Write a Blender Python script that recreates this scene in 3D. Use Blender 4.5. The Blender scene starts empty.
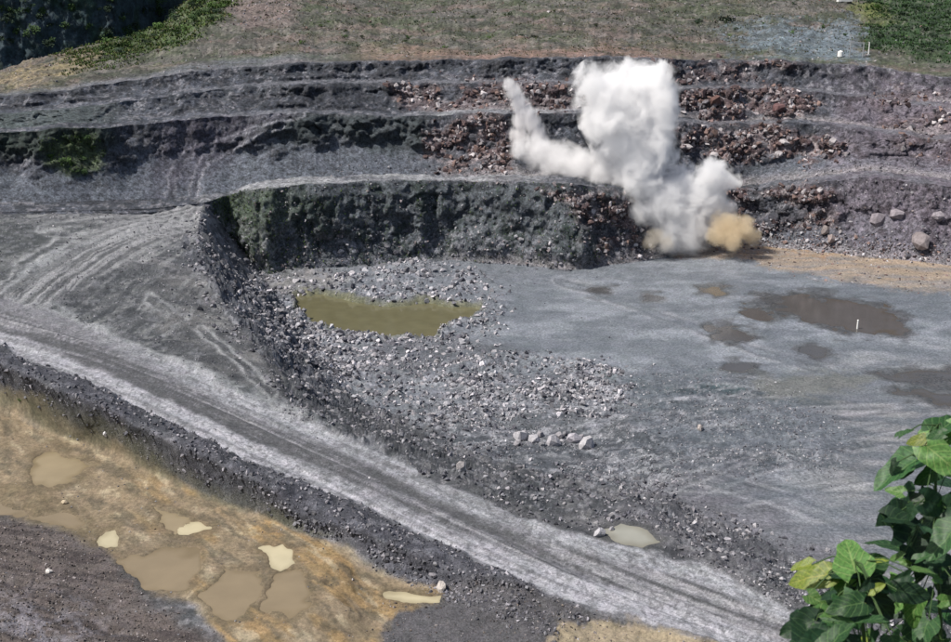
import bpy, bmesh, math, random
import numpy as np
from mathutils import Vector, Matrix, Euler, Quaternion

R = math.radians
rng = np.random.default_rng(7)
random.seed(7)
scene = bpy.context.scene
col = scene.collection

# ------------------------------------------------------------------ camera, sky, sun
W0, H0, FPX = 951.0, 642.0, 1148.0          # photograph's pixels, focal length in those pixels
CAMZ, PITCH = 60.0, R(16.5)
cam_d = bpy.data.cameras.new('camera'); cam = bpy.data.objects.new('camera', cam_d); col.objects.link(cam)
cam.location = (0, 0, CAMZ); cam.rotation_euler = (R(90) - PITCH, 0, 0)
cam_d.sensor_width = 36.0; cam_d.lens = 36.0 * FPX / W0
cam_d.clip_start = 0.1; cam_d.clip_end = 12000
cam_d.dof.use_dof = True; cam_d.dof.focus_distance = 170.0; cam_d.dof.aperture_fstop = 11.0
scene.camera = cam

SUN_EL, SUN_AZ = R(56), R(-112)              # azimuth measured from +Y (view direction), negative = to the left
sun_dir = Vector((math.sin(SUN_AZ) * math.cos(SUN_EL), math.cos(SUN_AZ) * math.cos(SUN_EL), math.sin(SUN_EL)))
world = bpy.data.worlds.new('World'); scene.world = world; world.use_nodes = True
wn = world.node_tree; bg = wn.nodes['Background']
sky = wn.nodes.new('ShaderNodeTexSky'); sky.sky_type = 'NISHITA'; sky.sun_disc = False
sky.sun_elevation = SUN_EL; sky.sun_rotation = SUN_AZ; sky.dust_density = 3.0; sky.air_density = 1.0
wn.links.new(sky.outputs[0], bg.inputs[0]); bg.inputs[1].default_value = 0.085
sl = bpy.data.lights.new('sun', 'SUN'); sl.energy = 4.7; sl.angle = R(0.6); sl.color = (1.0, 0.95, 0.88)
so = bpy.data.objects.new('sun', sl); col.objects.link(so)
so.rotation_euler = (-sun_dir).to_track_quat('-Z', 'Y').to_euler(); so.location = (-60, -40, 160)
scene.view_settings.view_transform = 'Standard'; scene.view_settings.look = 'None'
scene.view_settings.gamma = 1.0; scene.view_settings.exposure = 0.25
scene.render.engine = 'CYCLES'
cy = scene.cycles
cy.use_denoising = True
cy.max_bounces = 22; cy.diffuse_bounces = 2; cy.glossy_bounces = 2; cy.transmission_bounces = 4
cy.transparent_max_bounces = 16; cy.volume_bounces = 16; cy.volume_step_rate = 1.0; cy.volume_max_steps = 256

# ------------------------------------------------------------------ noise (numpy)
_p = np.random.default_rng(3).permutation(256); PERM = np.concatenate([_p, _p, _p]).astype(np.int64)
VAL = np.random.default_rng(4).uniform(-1, 1, 256)
def _h(ix, iy, iz):
    return PERM[PERM[PERM[ix & 255] + (iy & 255)] + (iz & 255)]
def vnoise(x, y, z):
    fx, fy, fz = np.floor(x), np.floor(y), np.floor(z)
    ix, iy, iz = fx.astype(np.int64), fy.astype(np.int64), fz.astype(np.int64)
    u, v, w = x - fx, y - fy, z - fz
    u = u*u*(3-2*u); v = v*v*(3-2*v); w = w*w*(3-2*w)
    def c(a, b, d): return VAL[_h(ix+a, iy+b, iz+d)]
    x00 = c(0,0,0)*(1-u)+c(1,0,0)*u; x10 = c(0,1,0)*(1-u)+c(1,1,0)*u
    x01 = c(0,0,1)*(1-u)+c(1,0,1)*u; x11 = c(0,1,1)*(1-u)+c(1,1,1)*u
    return (x00*(1-v)+x10*v)*(1-w) + (x01*(1-v)+x11*v)*w
def fbm(x, y, z, octv=4, gain=0.5, off=0.0):
    s = 0; a = 1.0; t = 0
    for i in range(octv):
        s = s + a*vnoise(x+off+i*17.3, y+off*1.7+i*9.1, z+i*5.7); t += a
        x, y, z = x*2.03, y*2.03, z*2.03; a *= gain
    return s/t
def ridged(x, y, z, octv=4, gain=0.55, off=0.0):
    s = 0; a = 1.0; t = 0
    for i in range(octv):
        s = s + a*(1-2*np.abs(vnoise(x+off+i*13.1, y+off+i*7.7, z+i*3.3))); t += a
        x, y, z = x*2.03, y*2.03, z*2.03; a *= gain
    return s/t
def worley(x, y, z):
    """distance to nearest and second nearest feature point and the nearest cell's random value"""
    ix, iy, iz = np.floor(x).astype(np.int64), np.floor(y).astype(np.int64), np.floor(z).astype(np.int64)
    d1 = np.full(x.shape, 9.0); d2 = d1.copy(); val = np.zeros(x.shape)
    for a in (-1, 0, 1):
        for b in (-1, 0, 1):
            for c in (-1, 0, 1):
                h = _h(ix+a, iy+b, iz+c)
                qx = ix+a+0.5+0.45*VAL[h]; qy = iy+b+0.5+0.45*VAL[(h*7+31) & 255]; qz = iz+c+0.5+0.45*VAL[(h*13+77) & 255]
                d = (x-qx)**2+(y-qy)**2+(z-qz)**2
                m = d < d1
                d2 = np.where(m, d1, np.minimum(d2, d)); val = np.where(m, VAL[(h*5+11) & 255], val); d1 = np.where(m, d, d1)
    return np.sqrt(d1), np.sqrt(d2), val
def smooth(e0, e1, x):
    t = np.clip((x-e0)/(e1-e0), 0, 1); return t*t*(3-2*t)
def mix(a, b, t): return a*(1-t)+b*t

# ------------------------------------------------------------------ survey helpers
CS, SN = math.cos(PITCH), math.sin(PITCH)
def ray(px, py):
    a = (px-W0/2)/FPX; b = (H0/2-py)/FPX
    return a, CS+b*SN, -SN+b*CS
def at_y(px, py, Y):
    a, yc, zc = ray(px, py); s = Y/yc
    return a*s, Y+0*s, CAMZ+zc*s
def at_z(px, py, z):
    a, yc, zc = ray(px, py); s = (z-CAMZ)/zc
    return a*s, yc*s, z+0*s
def pix(x, y, z):
    dz = z-CAMZ; f = y*CS-dz*SN; u = y*SN+dz*CS
    return W0/2+FPX*x/f, H0/2-FPX*u/f
def line(px, pts, sm=5):
    """polyline through pts with its corners rounded over a few pixels"""
    p = np.array(pts, float); return sum(np.interp(px+o*sm*0.5, p[:, 0], p[:, 1]) for o in (-3,-2,-1,0,1,2,3))/7
def poly_sd(px, py, poly):
    """signed distance in photo pixels, positive inside"""
    P = np.array(poly, float); n = len(P); d = np.full(px.shape, 1e18); ins = np.zeros(px.shape, bool)
    for i in range(n):
        ax, ay = P[i]; bx, by = P[(i+1) % n]
        ex, ey = bx-ax, by-ay; wx, wy = px-ax, py-ay
        t = np.clip((wx*ex+wy*ey)/(ex*ex+ey*ey+1e-12), 0, 1)
        d = np.minimum(d, (wx-ex*t)**2+(wy-ey*t)**2)
        c = ((ay > py) != (by > py)) & (px < (bx-ax)*(py-ay)/((by-ay) if by != ay else 1e-9)+ax)
        ins ^= c
    d = np.sqrt(d); return np.where(ins, d, -d)
def polyline_sd(px, py, pts):
    """distance to a polyline, its side and the arc length along it"""
    P = np.array(pts, float); best = np.full(px.shape, 1e18); arc = np.zeros(px.shape); side = np.zeros(px.shape); L = 0
    for i in range(len(P)-1):
        ax, ay = P[i]; bx, by = P[i+1]; ex, ey = bx-ax, by-ay; ln = math.hypot(ex, ey)
        wx, wy = px-ax, py-ay; t = np.clip((wx*ex+wy*ey)/(ln*ln), 0, 1)
        d = (wx-ex*t)**2+(wy-ey*t)**2; m = d < best
        best = np.where(m, d, best); arc = np.where(m, L+t*ln, arc); side = np.where(m, (ex*wy-ey*wx)/ln, side); L += ln
    return np.sqrt(best), side, arc

# ------------------------------------------------------------------ terrain: near part
CREST = [(205,209),(196,235),(205,270),(228,310),(250,340),(268,372),(290,405),(330,432),(400,462),(470,488),(550,512),(600,514),(655,520),(690,548),(740,578),(800,600),(951,640),(1500,790)]
TOE = [(262,278),(285,310),(310,345),(335,375),(370,405),(420,432),(480,456),(560,480),(610,488),(665,497),(715,522),(760,545),(800,562),(951,604),(1500,750)]
PLAT = [(-1500,205)] + CREST + [(1500,1500),(-1500,1500)]
FLOOR = TOE + [(2500,750),(2500,100),(262,100)]
TOE1 = [(-900,235),(-200,221),(0,216),(150,212),(205,208),(262,277),(350,268),(450,261),(530,266),(575,271),(640,262),(700,250),(735,244),(800,250),(870,258),(951,266),(1200,285),(1900,330)]
def z_near(px, py):
    dP = np.maximum(-poly_sd(px, py, PLAT), 0); dF = np.maximum(-poly_sd(px, py, FLOOR), 0)
    t = dP/(dP+dF+1e-9); t = t*t*(3-2*t)*0.5+t*0.5
    zp = np.interp(px, [-900,0,60,120,200,300,400,500,650,800,1300], [17,15.2,14.6,13.8,12.4,10.6,9.0,7.8,6.2,5.0,3.5])
    zp = zp+2.2*smooth(340, 230, py)
    # berm beside the road and lower mud terrace
    d, s, _ = polyline_sd(px, py, [(-200,290),(0,368),(100,410),(200,458),(300,505),(420,556),(560,600),(700,640)])
    zp = mix(zp, np.interp(px, [-900,0,120,300,560], [11,10.4,9.1,7.9,7.0])+0*py, smooth(-4, 42, s)*smooth(720, 560, px))+0.7*np.exp(-(d/9)**2)
    return zp*(1-t)

cols = np.concatenate([np.linspace(-900,-120,27)[:-1], np.arange(-120, 1071, 1.22), np.linspace(1071,1900,27)[1:]])
NC = len(cols)
rowsX, rowsY, rowsZ, rowsS, rowsT = [], [], [], [], []
def add_row(X, Y, Z, seg, t):
    rowsX.append(X+0*cols); rowsY.append(Y+0*cols); rowsZ.append(Z+0*cols); rowsS.append(seg); rowsT.append(t)
# seg 0: hillside under the viewpoint, falling away below the frame
zb0 = z_near(cols, 668+0*cols); Xb, Yb, Zb = at_z(cols, 668+0*cols, zb0)
a0, yc0, _ = ray(cols, 668.0)
for Y, Z in ((-40,63),(-12,59.5),(0,57.6),(1.5,57.4),(2.8,57.0),(3.8,56.2),(5,54.8),(8,52.0),(12,48.4)):
    f = (cols-W0/2)/FPX*(1 if Y > 8 else 1)
    add_row(f*max(Y, 4)*1.3, Y, Z, 0, 0)
for t in np.linspace(0.0, 1, 14)[1:-1]:
    yy = 12+(Yb-12)*t; add_row((cols-W0/2)/FPX/yc0*yy, yy, 48.4+(zb0-48.4)*t**0.93, 0, t)
# seg 1: everything from the foreground to the toe of the first face
pt = line(cols, TOE1)
NR = 330
for i in range(NR+1):
    t = i/NR; py = 668+(pt-668)*(t)
    # slightly denser towards the back
    z = z_near(cols, py); X, Y, Z = at_z(cols, py, z); add_row(X, Y, Z, 1, t)
Ycur = rowsY[-1].copy(); Zcur = rowsZ[-1].copy(); pcur = pt.copy()
CR = [
 [(-900,232),(0,212.5),(150,209),(205,203),(240,190),(300,184),(400,179),(540,182),(600,186),(700,188),(790,187),(830,182),(860,178),(951,186),(1200,200),(1900,230)],
 [(-900,150),(0,131),(100,128),(200,117),(300,112),(400,116),(480,113),(600,112),(700,125),(800,124),(870,130),(951,140),(1200,160),(1900,200)],
 [(-900,125),(0,114),(100,104),(200,91),(250,85),(300,83),(400,82),(520,82),(600,84),(680,90),(770,87),(850,95),(951,108),(1200,130),(1900,170)],
 [(-900,112),(0,95),(60,90),(100,84),(200,70),(300,63),(370,60),(600,58),(780,60),(870,67),(951,78),(1200,100),(1900,140)],
]
DY = [line(cols, [(-900,1),(195,1.2),(262,6),(400,8),(575,7),(700,9),(800,9),(951,10)]), 13.0, 9.0, 7.0]
BW = [7.0, 5.5, 5.0]
NF = [66, 56, 30, 22]; NB = [6, 5, 5]
for k in range(4):
    c = line(cols, CR[k]); c = np.minimum(c, pcur-1.0)
    wob = 4.5*fbm(cols/48+k*9.1, cols*0, cols*0+k, 5)
    Y0 = Ycur.copy(); Y1 = Y0+DY[k]+wob*(0.3 if k == 0 else 1)*smooth(195, 300, cols) if k == 0 else Y0+DY[k]+wob
    c2 = c+4.2*fbm(cols/30+k*3, cols*0, cols*0, 6, gain=.65)*(1 if k else smooth(200,230,cols))
    for i in range(1, NF[k]+1):
        t = i/NF[k]; py = pcur+(c2-pcur)*t; Y = Y0+(Y1-Y0)*(1-(1-t)**1.8)
        X, Y, Z = at_y(cols, py, Y); add_row(X, Y, Z, 2+2*k, t)
    Ycur = Y; Zcur = Z
    if k < 3:
        g = np.linspace(cols[0], cols[-1], 2800); yg = np.interp(g, cols, Ycur); kk_ = np.exp(-(np.arange(-160, 161)/(75.0 if k == 0 else 35.0))**2); kk_ /= kk_.sum()
        ys = np.convolve(np.pad(yg, 160, mode='edge'), kk_, 'valid'); Yt = np.interp(cols, g, ys)+BW[k]+1.2*fbm(cols/45+k*4.4, cols*0, cols*0, 3)
        Yt = np.maximum(Yt, Ycur+1.2); Yc0 = Ycur.copy()
        for i in range(1, NB[k]+1):
            t = i/NB[k]; Y = Yc0+(Yt-Yc0)*t; Z = Zcur+0.25*t; m = (Z-CAMZ)/Y
            b = (m*CS+SN)/(CS-m*SN); X = (cols-W0/2)/FPX*Y/(CS+b*SN); add_row(X, Y, Z, 3+2*k, t)
        Ycur = Y; Zcur = Z; _, pcur = pix(X, Y, Z)
    else:
        pcur = c2
# seg 9: slopes above the top crest up to the ridge; seg 10: beyond
RIDGE = [(-900,100),(-200,90),(0,73),(60,57),(110,43),(140,37),(160,28),(180,8),(200,-12),(300,-22),(951,-22),(1900,-30)]
Yr = line(cols, [(-900,360),(0,345),(120,372),(200,430),(400,470),(951,470),(1900,470)])
cr = line(cols, RIDGE); cr = np.minimum(cr, pcur-2); Y0 = Ycur.copy()
for i in range(1, 71):
    t = i/70; py = pcur+(cr-pcur)*t; Y = Y0+(Yr-Y0)*t**1.15
    X, Y, Z = at_y(cols, py, Y); add_row(X, Y, Z, 9, t)
Ycur = Y; Zcur = Z
left = smooth(230, 150, cols)
for i in range(1, 9):
    t = i/8; Y = Ycur+45*t; Zl = Zcur-14*t*left+9*t*(1-left); m = (Zl-CAMZ)/Y
    b = (m*CS+SN)/(CS-m*SN); X = (cols-W0/2)/FPX*Y/(CS+b*SN); add_row(X, Y, Zl, 10, t)
Y0 = Y; Z0 = Zl
for i in range(1, 61):      # far cliff on the left, rising hill elsewhere
    t = i/60; Y = Y0+18*t*left+160*t*(1-left); Z = Z0+52*t*left+46*t*(1-left); m = (Z-CAMZ)/Y
    b = (m*CS+SN)/(CS-m*SN); X = (cols-W0/2)/FPX*Y/(CS+b*SN); add_row(X, Y, Z, 11, t)
Y0 = Y; Z0 = Z
for t in (0.15, 0.4, 1.0):
    Y = Y0+2600*t; Z = Z0+120*t; add_row((cols-W0/2)/FPX*Y*1.05, Y, Z, 12, t)
GX = np.array(rowsX); GY = np.array(rowsY); GZ = np.array(rowsZ)
SEG = np.repeat(np.array(rowsS)[:, None], NC, 1); TT = np.repeat(np.array(rowsT)[:, None], NC, 1)
PX, PY = pix(GX, np.maximum(GY, 1.0), GZ)
NRW = GX.shape[0]
print('grid', NRW, NC, NRW*NC)
near = SEG == 1
bad = (np.diff(GY, axis=0) < 0).sum(); print('non monotone', bad)

# ------------------------------------------------------------------ region masks (on the ground, wobbling edges)
wx = fbm(GX/9, GY/9, GZ/9, 4, off=3)*1.0; wy = fbm(GX/9, GY/9, GZ/9, 4, off=31)
wfx = fbm(GX/2.2, GY/2.2, GZ/2.2, 3, off=5); wfy = fbm(GX/2.2, GY/2.2, GZ/2.2, 3, off=55)
wgx = fbm(GX/0.55, GY/0.9, GZ/0.55, 2, off=461)
QX = PX+wgx*5+wx*16+wfx*9; QY = PY+wgx*4+wy*9+wfy*5
def M(poly, soft=4, warp=1.0):
    return smooth(-soft, soft, poly_sd(PX+(QX-PX)*warp, PY+(QY-PY)*warp, poly))
ROAD_C = [(960,690),(860,648),(790,624),(700,592),(600,552),(500,506),(400,462),(300,419),(200,378),(120,348),(60,330),(10,316),(-60,300),(-200,270)]
ROADP = [(870,650),(700,566),(640,553),(600,540),(520,516),(440,486),(400,462),(330,432),(250,402),(170,362),(120,340),(70,318),(30,308),(-20,298),(-200,262),(-200,300),(-20,342),(10,352),(60,376),(120,402),(180,428),(250,462),(300,482),(360,508),(430,542),(500,572),(560,598),(640,618),(720,642),(800,665),(870,690)]
m_road = M(ROADP, 3, 0.8)*near
road_t = [(-30,318),(10,310),(35,296),(62,276),(95,258),(130,238),(165,225),(205,214)]
dt, st, at_ = polyline_sd(PX, PY, road_t); m_trk = smooth(26, 10, dt+wx*6)*near
drr, srr, arr = polyline_sd(PX, PY, ROAD_C)
MUD = [(-200,340),(0,398),(40,405),(100,435),(160,462),(230,500),(300,535),(360,560),(450,588),(440,604),(400,612),(380,650),(330,660),(240,660),(200,605),(160,590),(120,560),(60,520),(0,500),(-200,470)]
m_mud = M(MUD, 6)*near
MUD2 = [(560,628),(640,618),(760,634),(820,640),(820,670),(560,670)]
m_mud2 = M(MUD2, 6, 2)*near
m_floor = smooth(-3, 3, poly_sd(QX, QY, FLOOR))*near
FLAT = [(500,300),(560,280),(640,270),(690,258),(760,268),(960,290),(960,420),(1300,420),(1300,620),(900,560),(800,535),(740,510),(700,470),(640,430),(600,378),(520,360),(490,330)]
m_flat = M(FLAT, 14)*near
ROUGH = [(560,375),(700,378),(800,400),(860,440),(830,470),(700,480),(600,500),(470,470),(400,430),(440,400)]
m_rough = M(ROUGH, 20)*near
TAN = [(640,250),(700,240),(735,238),(800,246),(870,254),(960,266),(1200,290),(1200,320),(960,300),(870,292),(800,280),(740,262),(690,258)]
m_tan = M(TAN, 4)
RUB_POOL = [(255,285),(330,280),(440,264),(490,282),(515,306),(500,325),(480,345),(520,362),(590,370),(650,376),(640,400),(560,420),(470,436),(390,415),(330,380),(290,345),(270,310)]
patch = smooth(-0.30, 0.12, fbm(GX/4.5, GY/4.5, GZ/4.5, 4, gain=.6, off=301)); patch2 = smooth(-0.12, 0.22, fbm(GX/7, GY/3.5, GZ/4.5, 4, gain=.6, off=307))
m_rub = M(RUB_POOL, 14, 1.6)*near*(0.10+0.90*patch*(0.35+0.65*patch2))
m_bright = (0.2+0.8*patch2)*np.maximum(M([(290,318),(330,338),(400,345),(480,345),(470,362),(400,370),(350,385),(310,360)], 8), 0.75*M([(420,395),(520,382),(600,375),(650,388),(600,410),(520,418),(440,420)], 9))*near
POOL = [(292,297),(318,293),(352,300),(385,306),(430,303),(482,308),(474,317),(452,322),(436,336),(405,337),(372,338),(345,332),(322,328),(302,316)]
m_pool = smooth(-1.5, 1.5, poly_sd(PX+wfx*6, PY+wfy*3, POOL))*near
m_slopeband = np.clip(1-m_floor-smooth(-2, 2, poly_sd(QX, QY, PLAT)), 0, 1)*near
m_scat = smooth(-26, 6, poly_sd(QX, QY, TOE+CREST[::-1]))*near*(1-m_road)*(0.15+0.85*patch2)
m_gap = M([(380,346),(470,342),(560,352),(520,366),(440,372),(380,380),(330,372)], 8, 1.4)*near
m_rub = m_rub*(1-0.75*m_gap)
m_bankshade = M([(185,232),(215,262),(262,285),(300,335),(330,385),(345,418),(300,400),(262,352),(222,300),(195,262)], 5)*near
m_crush = M([(225,285),(262,285),(300,320),(330,345),(360,400),(330,395),(290,360),(255,325)], 6)*near
BERM = [(-200,300),(0,352),(60,376),(120,402),(180,428),(250,462),(300,482),(360,508),(430,542),(500,572),(560,598),(600,612),(560,640),(470,620),(420,580),(340,545),(260,508),(180,460),(90,420),(0,396),(-200,345)]
m_berm = M(BERM, 6, 1.2)*near*(0.45+0.55*patch)
m_low = M([(-200,470),(0,500),(60,520),(120,560),(160,590),(240,660),(240,800),(-200,800)], 14, 2.2)*near
# faces
red = np.maximum.reduce([M([(430,120),(500,118),(525,150),(520,178),(470,180),(425,160)], 8), M([(395,84),(540,82),(590,84),(590,112),(400,112)], 6)*0.6,
    M([(672,92),(800,90),(830,108),(780,122),(690,124)], 5), M([(668,132),(770,128),(860,150),(840,160),(740,165),(690,158)], 6), M([(730,190),(835,190),(838,228),(770,232),(735,226)], 4)*0.8,
    M([(560,190),(615,195),(650,240),(600,250),(575,215)], 14, 2), M([(660,60),(800,62),(790,80),(670,84)], 6)*0.6, M([(860,84),(960,96),(960,160),(900,150)], 10)*0.35])
red = red*(SEG >= 2)*(SEG <= 9)*(0.08+0.92*smooth(-0.08, 0.16, fbm(GX/6, GY/6, GZ/3, 4, gain=.6, off=481)))
outc = np.maximum(red, M([(250,112),(430,112),(425,150),(320,135)], 6)*(SEG == 4)*0.9)
outc = np.maximum(outc, M([(0,134),(95,135),(100,150),(60,168),(30,150),(0,152)], 5)*(SEG == 4)*0.9)
m_face1 = (SEG == 2)*smooth(205, 230, PX)*smooth(650, 560, PX+70*fbm(GX/9, GY/9, GZ/9, 4, off=401))

WET = [[(755,298),(800,294),(860,304),(905,318),(928,334),(905,342),(850,332),(820,322),(780,308)], [(712,333),(735,329),(760,336),(752,343),(722,342)], [(805,351),(828,348),(838,356),(818,362),(804,358)], [(726,366),(750,363),(766,370),(748,377),(728,374)],
       [(742,307),(770,309),(788,316),(770,320),(748,314)], [(702,289),(724,290),(734,296),(712,296)], [(868,370),(951,374),(1000,380),(1000,390),(940,386),(890,380)], [(885,392),(951,390),(1000,396),(1000,406),(930,405)], [(590,288),(608,286),(618,294),(600,298)], [(640,296),(660,295),(664,302),(646,303)]]

# ------------------------------------------------------------------ relief
X, Y, Z = GX.copy(), GY.copy(), GZ.copy()
big = fbm(X/14, Y/14, Z/14, 3, off=7)
med = fbm(X/3.2, Y/3.2, Z/3.2, 4, gain=0.6, off=11)
fine = fbm(X/0.8, Y/0.8, Z/0.8, 3, gain=0.65, off=13)
d1, d2, cv = worley(X/1.5, Y/1.5, Z/1.5)
crag = (0.75-d1)*0.6+cv*0.35
# near ground, heights in metres
streak = fbm(X/17+wx*0.5, Y/0.75+X*0.10, 0*X, 4, gain=0.6, off=21)            # wheel marks on the pit floor, mostly across the view
streak2 = fbm(X/20, (Y-0.35*X)/0.9+wx*1.5, 0*X, 3, off=41)
# road: along its centre line
cw = [(at_z(p[0], p[1], float(z_near(np.array([float(p[0])]), np.array([float(p[1])]))[0]))) for p in ROAD_C]
dw, sw, aw = polyline_sd(X, Y, [(c[0], c[1]) for c in cw])
rut = fbm(aw/26, sw/0.55+0.6*np.sin(aw/13), 0*X, 4, gain=0.6, off=61)
rutb = fbm(aw/40, sw/1.6, 0*X, 2, off=67)
tw = [(at_z(p[0], p[1], 16.5)) for p in road_t]
dtw, stw, atw = polyline_sd(X, Y, [(c[0], c[1]) for c in tw])
rut2 = fbm(atw/20, stw/0.5+0.8*np.sin(atw/9), 0*X, 4, gain=0.6, off=71)
h = near*(0.9*big*(1-m_road)*(1-m_flat*0.9)*(1-m_pool) + 0.28*med*(1-m_road*0.8)*(1-m_flat*0.93)*(1-m_mud*0.75) + 0.10*fine*(1-m_flat*0.85)*(1-m_road*0.5)*(1-m_mud*0.6))
h += near*0.85*(m_rub*(1-m_pool)*(0.55+1.0*med+0.5*crag)) + 0.55*m_slopeband*(med+crag*0.8)*near
h += near*(m_rough*(0.12*streak+0.05*streak2+0.10*med) + m_flat*(0.035*streak))
bk = near*(1-m_road)*(1-m_mud)*(1-m_flat)*(1-m_pool)*smooth(470, 330, PX)*0.5+near*np.clip(m_slopeband+m_rough+0.6*m_rub, 0, 1)*(1-m_road)*(1-m_mud)*(1-m_pool)
h += 0.32*bk*ridged(X/5, Y/5, 0*X, 4, off=511)+0.30*bk*fbm(X/1.7, Y/1.7, 0*X, 3, gain=.65, off=515)
h += m_road*(0.16*rut+0.22*rutb) + m_trk*(1-m_road)*0.2*rut2
h += m_berm*(0.45*med+0.25*crag+0.4) + m_low*(0.35*fbm(X/4, (Y+0.2*X)/0.8, 0*X, 3, off=81)+0.2*crag)
h += m_bankshade*0.9*(med+0.6*crag)
h -= 0.55*m_pool
Z = Z+h
# rock faces: push along the outward direction
fm = ((SEG == 2) | (SEG == 4) | (SEG == 6) | (SEG == 8)).astype(float)
env = fm*np.minimum(1, 6*TT)*np.minimum(1, 5*(1-TT)+0.25)*np.where(SEG == 2, smooth(200, 240, PX), 1)
gully = ridged(X/5.5+Z*0.06, Y/14, Z/18, 3, off=91)
slab = fbm(X/2.6, Y/4, Z/5.2, 4, gain=0.6, off=97)
d1b, d2b, cvb = worley(X/2.3, Y/2.3, Z/1.7)
blocky = (0.7-d1b)*1.1+0.6*cvb
d1c, d2c, cvc = worley(X/4.6+wx, Y/6, Z/3.4)
ledge = (0.8-d1c)*1.2+0.9*cvc
scree = ((SEG == 4)*smooth(0.78, 0.5, TT+0.5*fbm(X/9, Z/4, Y/30, 4, off=95))*smooth(520, 380, PX)+((SEG == 2)|(SEG == 4))*smooth(0.55, 0.25, TT+0.4*fbm(X/9, Z/4, Y/30, 4, off=96))*smooth(720, 800, PX))
rug = (1-scree)*smooth(-0.25, 0.25, fbm(X/16, Y/30, Z/7, 3, off=93))*smooth(0.15, 0.6, TT)
cut = smooth(0.05, 0.3, fbm(X/11, Y/40, Z/11, 4, gain=.6, off=541))
push = (1-0.75*np.clip(scree, 0, 1))*env*(2.2*cut*np.where(SEG >= 6, 0.7, 1.0)*smooth(0, .3, TT)+1.5*gully*(0.5+0.6*m_face1)+1.1*slab+0.6*crag+1.5*outc*blocky+rug*(0.9*ledge+0.7*blocky)+0.35*fine)
Y = Y-push*0.92; Z = Z+push*0.18
bench = ((SEG == 3) | (SEG == 5) | (SEG == 7)).astype(float)
Z += bench*(0.30*med+0.15*crag)
up = (SEG == 9).astype(float)
Z += up*(1.3*med*np.minimum(1, TT*5)+1.6*big*np.minimum(1, TT*6)+0.55*crag*(0.3+red)+1.0*ridged(X/26, Y/5, 0*X, 3, off=101)*np.minimum(1, TT*4))*np.minimum(1, 8*TT)
farc = (SEG == 11).astype(float)
Y -= farc*(5*ridged(X/16, Z/60, 0*X, 4, off=111)+3*med)*left[None, :]


# ------------------------------------------------------------------ hollows that hold water: flatten the ground under each to just below its level
def scl(w, a, b):
    c = np.array(w, float).mean(0); return [(c[0]+(x-c[0])*a, c[1]+(y-c[1])*b) for x, y in w]
PUD = [(scl(w, 0.85, 0.8), 'dark') for w in WET[:8]]+[
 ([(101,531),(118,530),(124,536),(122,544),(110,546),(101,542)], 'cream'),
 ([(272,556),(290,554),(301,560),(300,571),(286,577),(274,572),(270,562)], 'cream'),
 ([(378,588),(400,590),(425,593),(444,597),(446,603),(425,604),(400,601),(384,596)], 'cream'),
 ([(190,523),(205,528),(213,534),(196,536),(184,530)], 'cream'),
 ([(34,452),(62,447),(72,456),(86,466),(66,474),(40,472),(30,462)], 'sand'),
 ([(165,508),(188,515),(200,528),(180,531),(168,522)], 'sand'),
 ([(118,556),(160,550),(200,552),(206,572),(196,588),(160,588),(135,575)], 'brown'),
 ([(222,590),(240,575),(262,576),(270,600),(258,622),(236,624),(214,606)], 'brown'),
 ([(284,582),(300,580),(314,590),(318,604),(300,622),(280,620),(278,600)], 'brown'),
 ([(-10,478),(30,482),(60,496),(96,518),(80,524),(40,508),(-10,498)], 'brown'),
 ([(607,528),(625,524),(650,532),(660,545),(640,549),(620,543)], 'grey')]
GRP = [[k] for k in range(8)]+[[8,9,11,13,14,15,16,17],[10],[12],[18]]
PSD = []
for w, kind in PUD:
    wdt = min(34, max(p[0] for p in w)-min(p[0] for p in w))/(30 if kind != 'grey' else 70)
    PSD.append(poly_sd(PX+(wx*16+wfx*14)*wdt, PY+(wy*8+wfy*7)*wdt, w))
lev = [0]*len(PUD)
for g in GRP:
    sd = np.maximum.reduce([PSD[k] for k in g]); m = (sd > 0)*near
    zl = float((Z*m).sum()/max(m.sum(), 1))
    k = smooth(-75 if len(g) > 1 else -45 if g[0] in (10,12) else -22, -7, sd)*near; kk = smooth(-3, 2, sd)*near
    Z = Z*(1-k)+k*(zl+0.055+0.09*np.clip(med, -0.4, 1)+0.03*fine)
    Z = Z*(1-kk)+kk*(zl-0.12+0.03*med)
    for q in g: lev[q] = zl

# ------------------------------------------------------------------ albedo (what the ground is made of, plus painted shade on the left bank)
def C3(r, g, b): return np.array([r, g, b])
def over(A, c, m): return A*(1-m[..., None])+np.asarray(c)*m[..., None]
n1 = fbm(X/6, Y/6, Z/6, 4, off=121); n2 = fbm(X/1.1, Y/1.1, Z/1.1, 3, gain=0.7, off=127); n3 = fbm(X/30, Y/30, Z/30, 3, off=131)
A = np.zeros(X.shape+(3,))+C3(0.11, 0.11, 0.125)
m_wet = np.zeros(X.shape)
for w in WET: m_wet = np.maximum(m_wet, smooth(-5, 3.5, poly_sd(PX+wx*20+wfx*10, PY+wy*8+wfy*5, w)))
m_wet *= near
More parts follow.
